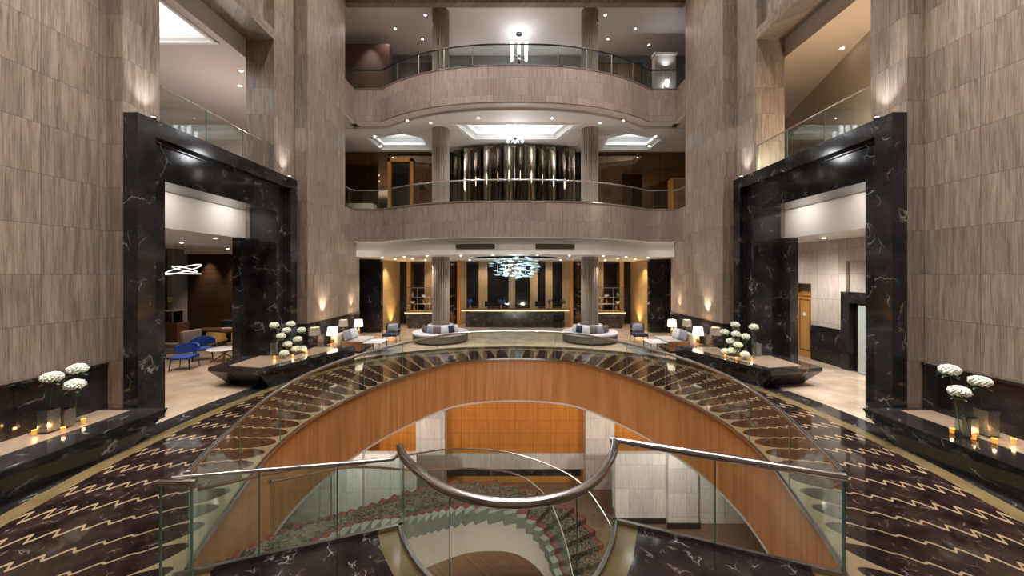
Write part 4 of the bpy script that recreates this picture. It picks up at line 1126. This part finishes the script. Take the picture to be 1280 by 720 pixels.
# ------------------------------------------------------------------ near benches and far plinths
for s in (-1, 1):
    n = SIDE[s]
    t = thing('marble_bench', 'long black marble bench along the %s near wall with candles and flowers' % n, 'bench', (s * 7.6, 2, 0))
    mb = MB()
    sec = [(7.12, 0), (7.02, .40), (7.02, .50), (8.26, .50), (8.26, 0)]
    ends = [(-5.9, 0), (-5.9, 0)]
    A = [(s * x, -5.9, z) for x, z in sec]
    B = [(s * x, 7.28 - (.55 if z < .1 else (.08 if z < .45 else 0)), z) for x, z in sec]
    L = len(sec)
    mb.add(A + B, [(i, (i + 1) % L, L + (i + 1) % L, L + i) for i in range(L)] + [tuple(range(L)), tuple(range(L, 2 * L))])
    mb.build('body', 'black', t)
    MB().box(s * 7.64, -5.9, .50, s * 8.25, 7.15, .506).build('top_inlay', 'beige', t)
    # boat shaped plinth before the far jamb
    t = thing('marble_plinth', 'boat-shaped black marble plinth with beige top before the far jamb of the %s portal' % n, 'plinth', (s * 7.2, 11.5, 0))
    top = [(-8.75, 10.25), (-7.0, 9.86), (-6.62, 10.9), (-6.25, 11.9), (-5.97, 12.6), (-5.9, 13.3), (-7.42, 13.6), (-7.42, 12.94), (-7.60, 12.90), (-7.60, 11.9), (-8.75, 11.8)]
    cx, cy = -7.1, 11.9
    bot = []
    for (x, y) in top:
        dx, dy = x - cx, y - cy
        k = .86 if y < 11 else .93
        bot.append((cx + dx * (k - .05), cy + dy * (k - .06)) if y < 12.8 and x > -8.7 or y < 11 else (cx + dx * .97, cy + dy * .98))
    m = MB(); L = len(top)
    q = (lambda p: (-s * p[0], p[1])) if s > 0 else (lambda p: p)
    T = [(*q(p), .55) for p in top]; T2 = [(*q(p), .45) for p in top]; B2 = [(*q(p), 0) for p in bot]
    tri = [tuple(x) for x in tessellate_polygon([[Vector((*p, 0)) for p in top]])]
    m.add(T + T2 + B2, tri + [tuple(i + 2 * L for i in x) for x in tri] + [(i, (i + 1) % L, L + (i + 1) % L, L + i) for i in range(L)] + [(L + i, L + (i + 1) % L, 2 * L + (i + 1) % L, 2 * L + i) for i in range(L)])
    m.build('body', 'black', t)
    ins = [(-8.3, 10.45), (-7.2, 10.2), (-6.95, 11.0), (-6.6, 11.95), (-6.4, 12.6), (-6.7, 13.1), (-7.3, 13.1), (-7.3, 12.7), (-7.55, 12.6), (-7.55, 11.8), (-8.3, 11.7)]
    MB().prism([q(p) for p in ins], .55, .556).build('top_inlay', 'beige', t)

# ------------------------------------------------------------------ flowers, vases, candles
def bloom_mesh(rx, rz, nb, sub):
    m = MB()
    m.ball((0, 0, 0), 1, 2, (rx * .86, rx * .86, rz * .8))
    for k in range(nb):
        z = 1 - 1.75 * (k + .5) / nb; a = k * 2.39996; q = math.sqrt(max(0, 1 - z * z))
        j = 1 + R.uniform(-.07, .07)
        m.ball((rx * .9 * q * math.cos(a) * j, rx * .9 * q * math.sin(a) * j, rz * .9 * z * j), rx * .19, sub, (1, 1, .8), .12)
    return m
def hydrangea(base, top, label, rx=.132, rz=.09, nb=80, leaves=True, group=None):
    """stem from base to the bloom centre top"""
    t = thing('hydrangea', label, 'flower', base, group)
    m = bloom_mesh(rx, rz, nb, 1); m.v = [(x + top[0], y + top[1], z + top[2]) for x, y, z in m.v]
    m.build('bloom', 'bloom', t, True)
    b, c = Vector(base), Vector(top)
    MB().tube([b, b.lerp(c, .5) + Vector((0, 0, .01)), c - Vector((0, 0, rz * .5))], .007, 6).build('stem', 'leaf', t, True)
    if leaves:
        for k in range(4):
            a = 2 * PI * k / 4 + R.uniform(-.4, .4); ca, sa = math.cos(a), math.sin(a)
            l = rx * 1.15; w_ = l * .32
            o = c - Vector((0, 0, rz * .95)); dn = -.25 * l
            d1 = Vector((ca, sa, 0)); d2 = Vector((-sa, ca, 0))
            pts = [o, o + d1 * l * .4 + d2 * w_, o + d1 * l + Vector((0, 0, dn)), o + d1 * l * .4 - d2 * w_, o + d1 * l * .45 + Vector((0, 0, .02))]
            lm = MB().add(pts + [p - Vector((0, 0, .003)) for p in pts], [(0, 1, 4), (1, 2, 4), (2, 3, 4), (3, 0, 4), (5, 9, 6), (6, 9, 7), (7, 9, 8), (8, 9, 5), (0, 1, 6, 5), (1, 2, 7, 6), (2, 3, 8, 7), (3, 0, 5, 8)])
            lm.build('leaf', 'leaf', t)
def square_vase(base, w_, h, label, silver=.0, group=None, mat='glass_clear'):
    t = thing('glass_vase', label, 'vase', base, group); x, y, z = base
    m = MB(); a, b = w_ / 2, w_ / 2 - .008
    vs = [(x + i * a, y + j * a, z) for i, j in ((-1, -1), (1, -1), (1, 1), (-1, 1))] + [(x + i * a, y + j * a, z + h) for i, j in ((-1, -1), (1, -1), (1, 1), (-1, 1))]
    vs += [(x + i * b, y + j * b, z + h) for i, j in ((-1, -1), (1, -1), (1, 1), (-1, 1))] + [(x + i * b, y + j * b, z + .012) for i, j in ((-1, -1), (1, -1), (1, 1), (-1, 1))]
    fs = [(0, 1, 2, 3), (12, 13, 14, 15)]
    for k in range(4):
        l = (k + 1) % 4
        fs += [(k, l, 4 + l, 4 + k), (4 + k, 4 + l, 8 + l, 8 + k), (8 + k, 8 + l, 12 + l, 12 + k)]
    m.add(vs, fs); m.build('glass_body', mat, t)
    if silver:
        # etched silver sleeve round the lower glass: four thin panels with a raised border
        sl = MB(); e_ = a + .003
        sl.box(x - e_, y - e_, z + .03, x + e_, y - a, z + .03 + silver).box(x - e_, y + a, z + .03, x + e_, y + e_, z + .03 + silver)
        sl.box(x - e_, y - a, z + .03, x - a, y + a, z + .03 + silver).box(x + a, y - a, z + .03, x + e_, y + a, z + .03 + silver)
        sl.build('silver_sleeve', 'silver', t)
    else:
        MB().box(x - b + .002, y - b + .002, z + .014, x + b - .002, y + b - .002, z + h * .45).build('water', 'water', t)
    return t
def round_vase(base, r, h, label):
    t = thing('glass_vase', label, 'vase', base)
    n = 20; prof = [(r, 0), (r, h), (r - .006, h), (r - .006, .012)]; vs = []
    for (q, z) in prof:
        for k in range(n): vs.append((base[0] + q * math.cos(2 * PI * k / n), base[1] + q * math.sin(2 * PI * k / n), base[2] + z))
    MB().add(vs, [(i * n + k, i * n + (k + 1) % n, (i + 1) * n + (k + 1) % n, (i + 1) * n + k) for i in range(3) for k in range(n)] + [tuple(range(n)), tuple(range(3 * n, 4 * n))]).build('glass_body', 'glass_clear', t, True)
    MB().lathe([(r - .009, .014), (r - .009, h * .5)], base, 20).build('water', 'water', t)
def candle(base, label, r=.04, h=.09, pw=1.2):
    t = thing('candle_holder', label, 'candle', base)
    n = 16; prof = [(r * .85, 0), (r, h), (r - .004, h), (r * .85 - .004, .008)]; vs = []
    for (q, z) in prof:
        for k in range(n): vs.append((base[0] + q * math.cos(2 * PI * k / n), base[1] + q * math.sin(2 * PI * k / n), base[2] + z))
    MB().add(vs, [(i * n + k, i * n + (k + 1) % n, (i + 1) * n + (k + 1) % n, (i + 1) * n + k) for i in range(3) for k in range(n)] + [tuple(range(n)), tuple(range(3 * n, 4 * n))]).build('glass_cup', 'candle', t, True)
    MB().lathe([(r * .8, .01), (r * .82, h * .45)], base, 14).build('wax', 'cush_light', t)
    MB().lathe([(.002, 0), (.008, .012), (.001, .035)], (base[0], base[1], base[2] + h * .48), 8).build('flame', 'wax', t, True)
    point((base[0], base[1], base[2] + h + .03), pw, (1, .55, .2), .02)
def FL(px, py, z):    # a spot on a level surface
    Y = 450 * (CAMZ - z) / (py - 343); return ((px - 644) / 450 * Y, Y, z)
def UP(px, py, Y): return ((px - 644) / 450 * Y, Y, CAMZ - (py - 343) / 450 * Y)
Zb = .506
for (s, vs_) in ((-1, (((61, 540), .17, .42, .36, (65, 471.5), 'leftmost, the widest'), ((82, 534), .15, .38, .30, (93, 481), 'middle, the lowest'), ((94, 528), .10, .62, .0, (97, 461), 'right and tallest'))),
                 (1, (((1200, 539), .10, .60, .0, (1187, 462.5), 'leftmost and tallest'), ((1213, 547), .12, .36, .30, (1199, 489.5), 'middle, the lowest'), ((1233, 544), .19, .46, .40, (1225, 477), 'rightmost, the widest')))):
    for (b, w_, h, sl, bl, ds) in vs_:
        p = FL(*b, Zb)
        square_vase(p, w_, h, 'square glass vase on the %s near bench, %s' % (SIDE[s], ds), sl)
        q = UP(*bl, p[1])
        hydrangea((p[0], p[1], Zb + .02), q, 'white hydrangea head in a vase on the %s near bench, %s' % (SIDE[s], ds))
for (px, py, ds) in ((43, 543, 'leftmost of the left near bench candles'), (79, 539.5, 'middle of the left near bench candles, before the vases'), (104.5, 528.5, 'rightmost of the left near bench candles'), (1190, 541, 'leftmost of the right near bench candles'), (1217, 549, 'right near bench candle before the lowest vase'), (1243, 554, 'right near bench candle right of the wide vase'), (1267, 554, 'rightmost of the right near bench candles')):
    candle(FL(px, py, Zb), 'amber glass candle, ' + ds, .033, .075, .8)
Zp = .556
far_l = [((342.6, 406.5), 446, 'top left'), ((363.6, 405), 442, 'highest, at the centre'), ((358, 413), 443.5, 'second from the top at the centre'), ((351.4, 420), 446, 'left of centre'), ((377, 412.6), 440.5, 'top right'), ((372, 424), 442.5, 'right of centre'), ((359.4, 430), 445, 'low at the centre'), ((369, 436), 443.5, 'low right'), ((378, 436), 441, 'lowest at the far right'), ((355, 441.6), 448, 'lowest in front')]
far_r = [((919, 405.7), 442.5, 'highest, at the centre'), ((942.3, 408.7), 447, 'top right'), ((905.7, 415), 441, 'top left'), ((919.8, 417.5), 444, 'second from the top at the centre'), ((932, 420.6), 446, 'right of centre'), ((913.3, 426.3), 443, 'left of centre'), ((922.5, 431), 446, 'low at the centre'), ((906.4, 439), 443, 'lowest at the far left'), ((914.8, 438.3), 444.5, 'low left'), ((931, 443), 449.5, 'lowest in front')]
for s, lst in ((-1, far_l), (1, far_r)):
    for (bl, by, ds) in lst:
        p = FL(bl[0], by, Zp); q = UP(*bl, p[1]); hh = q[2] - Zp
        r = .055 if hh > .3 else .07
        round_vase(p, r, max(.06, hh * (.72 if hh > .3 else .55)), 'slim clear vase on the %s plinth with hydrangea %s' % (SIDE[s], ds))
        hydrangea((p[0], p[1], Zp + .02), q, 'white hydrangea on the %s plinth, %s of its group' % (SIDE[s], ds), .135, .095, 40, hh > .3)
    px, by = (342.6, 444.5) if s < 0 else (947, 444.5)
    square_vase(FL(px, by, Zp), .14, .45, 'square silver vase at the outer side of the %s plinth flowers' % SIDE[s], .38)
for (px, py, ds) in ((343, 448, 'left plinth, at the left'), (366, 446.5, 'left plinth, at the centre'), (383, 441.5, 'left plinth, at the right'), (906.4, 446, 'right plinth, at the left'), (920.6, 449.5, 'right plinth, at the centre'), (939.5, 450, 'right plinth, at the right')):
    candle(FL(px, py, Zp), 'small lit candle among the flowers on the %s' % ds, .034, .07, .7)

# ------------------------------------------------------------------ left lounge room
struct('wall_left_room', MB().box(-17, 17.8, 0, -8.9, 18, 4.42), 'dark_wood')
struct('wall_left_room', MB().box(-17.2, 5, 0, -17, 18, 4.42), 'dark_wood')
struct('trim_11', MB().box(-16.45, 17.0, 0, -16.2, 17.8, 4.42), 'grey_fab')
struct('trim_12', MB().box(-17, 17.6, 4.2, -8.9, 17.8, 4.42), 'white')
struct('wall_left_room', MB().box(-8.95, 13.0, 0, -8.85, 17.8, 4.42), 'dark_wood')
struct('wall_left_room', MB().box(-17, 6.6, 0, -8.9, 6.8, 4.42), 'dark_wood')
bc_ = thing('blue_chair', 'blue velvet lounge chair nearest to the left portal', 'chair', (0, 0, 0))
MB().rbox(-.30, -.30, .36, .30, .30, .47, .05, 3).build('seat', 'blue', bc_, True)
m = MB(); pts = []
for k in range(13):
    a = math.radians(20 + 140 * k / 12); pts.append((.36 * math.cos(a), .02 + .30 * math.sin(a)))
m.wall(pts, .06, [.50 + .06 * abs(k - 6) / 6 for k in range(13)], [.84 - .10 * (abs(k - 6) / 6) ** 2 for k in range(13)])
m.build('backrest', 'blue', bc_, True)
for (x, y) in ((-.25, -.25), (.25, -.25), (-.25, .25), (.25, .25)): MB().tube([(x, y, .37), (x * 1.15, y * 1.15, 0)], [.022, .014], 8).build('leg', 'dark_metal', bc_, True)
MB().tube([(0, .27, .44), (0, .34, .54)], .03, 8).build('back_support', 'dark_metal', bc_)
bc_.location = (-11.2, 12.2, 0); bc_.rotation_euler = (0, 0, math.radians(15))
copy_tree(bc_, (-11.75, 13.55, 0), math.radians(40), 'blue velvet lounge chair beside the brass coffee table')
copy_tree(bc_, (-10.05, 14.6, 0), math.radians(-120), 'blue velvet lounge chair half hidden by the far portal jamb')
lc_ = thing('lounge_chair', 'mauve grey wing armchair behind the blue chairs', 'armchair', (-12.9, 13.9, 0))
MB().rbox(-13.3, 13.5, .2, -12.5, 14.3, .45, .06, 3).build('seat', 'mauve_fab', lc_, True)
MB().rbox(-12.62, 13.5, .4, -12.42, 14.3, 1.05, .06, 3).build('backrest', 'mauve_fab', lc_, True)
for y in (13.5, 14.2): MB().rbox(-13.3, y, .42, -12.6, y + .1, .62, .04, 3).build('armrest', 'mauve_fab', lc_, True)
for x in (-13.2, -12.6):
    for y in (13.6, 14.2): MB().tube([(x, y, .21), (x, y, 0)], .02, 8).build('leg', 'dark_metal', lc_)
ct = thing('coffee_table', 'round white coffee table on crossed brass legs in the left lounge', 'coffee table', (-10.75, 13.3, 0))
MB().lathe([(.5, .44), (.52, .45), (.52, .47), (.5, .48)], (-10.75, 13.3, 0), 32).build('top', 'white_top', ct, True)
for k in range(4):
    a = PI / 4 + k * PI / 2
    MB().tube([(-10.75 + .4 * math.cos(a), 13.3 + .4 * math.sin(a), 0), (-10.75 - .25 * math.cos(a), 13.3 - .25 * math.sin(a), .44)], .022, 8).build('leg', 'brass', ct)
lt = thing('long_table', 'long wooden communal table along the dark wall of the left lounge', 'table', (-12.6, 15.9, 0))
MB().rbox(-14.2, 15.6, .72, -11.0, 16.5, .77, .01).build('top', 'brown_wood', lt)
for x in (-14.1, -11.1): MB().rbox(x - .04, 15.7, 0, x + .04, 16.4, .72, .01).build('leg', 'dark_metal', lt)
yc = thing('dining_chair', 'mustard tub chair at the long table, nearer the portal jamb', 'chair', (0, 0, 0))
MB().rbox(-.27, -.26, .38, .27, .26, .47, .04, 3).build('seat', 'yellow_fab', yc, True)
pts = [(.32 * math.cos(math.radians(-200 + 220 * k / 14)), -.02 + .30 * math.sin(math.radians(-200 + 220 * k / 14))) for k in range(15)]
MB().wall(pts, .05, .44, [.80 - .12 * (abs(k - 7) / 7) ** 2 for k in range(15)]).build('backrest', 'yellow_fab', yc, True)
for (x, y) in ((-.22, -.2), (.22, -.2), (-.22, .2), (.22, .2)): MB().tube([(x, y, .39), (x * 1.1, y * 1.1, 0)], .014, 8).build('leg', 'dark_metal', yc)
yc.location = (-11.55, 15.2, 0)
copy_tree(yc, (-12.6, 15.2, 0), 0, 'mustard tub chair at the long table, second from the portal jamb')
ob = tag(MB().rbox(-13.2, 16.15, .77, -12.8, 16.4, .79, .005).build('magazine', 'plate'), 'white magazine lying on the long table', 'magazine')
bouquet(-12.2, 16.1, .77, 'slim vase with dark twigs on the long table', .08, 'leaf')
bouquet(-15.85, 16.5, 1.58, 'yellow flowers in a silver vase on the tall counter of the left lounge', .28, 'yellow_bloom')
cn3 = thing('service_counter', 'dark counter with stone shelf at the left end of the left lounge', 'counter', (-15.9, 16.5, 0))
MB().rbox(-16.6, 16.2, 0, -15.2, 16.8, 1.0, .02).build('body', 'brown_wood', cn3)
MB().rbox(-16.6, 16.2, 1.53, -15.35, 16.8, 1.58, .01).build('shelf', 'white_top', cn3)
for x in (-16.5, -15.45): MB().box(x - .03, 16.3, 1.0, x + .03, 16.7, 1.53).build('support', 'dark_metal', cn3)
oc = tag(MB().rbox(-13.9, 16.98, .0, -13.4, 17.1, 1.05, .05, 3).build('dining_chair', 'black_fab', None, True), 'black high-backed chair at the left end of the long table', 'chair')
MB().rbox(-13.88, 16.52, .42, -13.42, 17.0, .5, .02).build('seat', 'black_fab', oc)
rl = thing('ring_pendant', 'white glowing ring pendant lamp hanging in the left lounge', 'pendant lamp', (-12.9, 14.0, 3.35))
def ring_tube(c, r, tilt, rr, ry=None):
    return [(c[0] + r * math.cos(2 * PI * k / 40), c[1] + (ry or r) * math.sin(2 * PI * k / 40), c[2] + tilt * r * math.sin(2 * PI * k / 40 + .3)) for k in range(41)]
MB().tube(ring_tube((-12.9, 14.0, 3.40), .52, .38, .03), .018, 8, False).build('ring', 'led', rl, True)
MB().tube(ring_tube((-12.85, 14.0, 3.40), .36, -.30, .03), .015, 8, False).build('ring', 'led', rl, True)
MB().tube([(-13.55, 14.0, 3.24), (-12.3, 14.1, 3.22)], .016, 8).build('bar', 'led', rl)
for x in (-13.2, -12.6): MB().tube([(x, 14.0, 3.4), (x, 14.0, 4.42)], .005, 5).build('cable', 'dark_metal', rl)

# ------------------------------------------------------------------ right corridor room
X = 11.2
rw = MB()
rw.box(X, 5, 0, X + .2, 11.3, 4.42).box(X, 12.2, 0, X + .2, 13.62, 4.42).box(X, 14.5, 0, X + .2, 18, 4.42).box(X, 13.62, 2.85, X + .2, 14.5, 4.42).box(X, 11.3, 3.65, X + .2, 12.2, 4.42).box(X + .12, 11.3, 2.6, X + .2, 12.2, 3.65)
struct('wall_right_room', rw, 'trav_light')
struct('wall_right_room', MB().box(X + .3, 11.0, 0, X + .4, 15, 4.42), 'trav_gold')
struct('wall_right_room', MB().box(8.9, 16.5, 0, 11.4, 16.7, 4.42), 'trav_light')
struct('wall_right_room', MB().box(8.9, 6.6, 0, 11.4, 6.8, 4.42), 'trav_light')
struct('baseboard_right_room', MB().box(X - .04, 12.28, 0, X, 13.6, 1.3).box(X - .04, 14.52, 0, X, 16.5, 1.3).box(X - .04, 6.8, 0, X, 11.2, 1.3), 'black')
dr = MB().box(X + .12, 13.64, 0, X + .17, 14.48, 2.4).build('door_1', 'honey_wood', None, kind='structure')
MB().box(X + .08, 13.62, 0, X + .16, 13.70, 2.45).box(X + .08, 14.42, 0, X + .16, 14.5, 2.45).box(X + .08, 13.62, 2.38, X + .16, 14.5, 2.47).build('door_frame', 'orange_wood', dr)
for (z0, z1) in ((.25, 2.2),):
    MB().box(X + .105, 13.80, z0, X + .12, 13.83, z1).box(X + .105, 14.29, z0, X + .12, 14.32, z1).box(X + .105, 13.80, z0, X + .12, 14.32, z0 + .03).box(X + .105, 13.80, z1, X + .12, 14.32, z1 + .03).build('moulding', 'brown_wood', dr)
MB().box(X + .10, 14.0, 1.58, X + .118, 14.13, 1.72).build('sign_plate', 'plate', dr)
MB().ball((X + .08, 13.78, 1.05), .03, 2).build('door_handle', 'brass', dr, True)
dc = thing('marble_doorcase', 'black marble doorcase in the corridor behind the right portal', 'doorcase', (X, 11.75, 0))
MB().box(X - .12, 11.95, 0, X + .1, 12.26, 2.62).box(X - .12, 11.15, 0, X + .1, 11.35, 2.62).box(X - .12, 11.35, 2.25, X + .1, 11.95, 2.62).build('frame', 'black', dc)
MB().box(X + .02, 11.35, .02, X + .05, 11.95, 2.25).build('door_panel', 'black_glass', dc)
MB().box(X - .10, 11.36, .02, X - .02, 11.66, 2.2).build('glass_leaf_edge', 'stone_pale', dc)
tag(MB().box(X - .01, 14.62, 1.42, X, 14.72, 1.58).build('wall_switch', 'dark_metal'), 'small dark switch plate on the pale corridor wall left of the wooden door', 'switch')
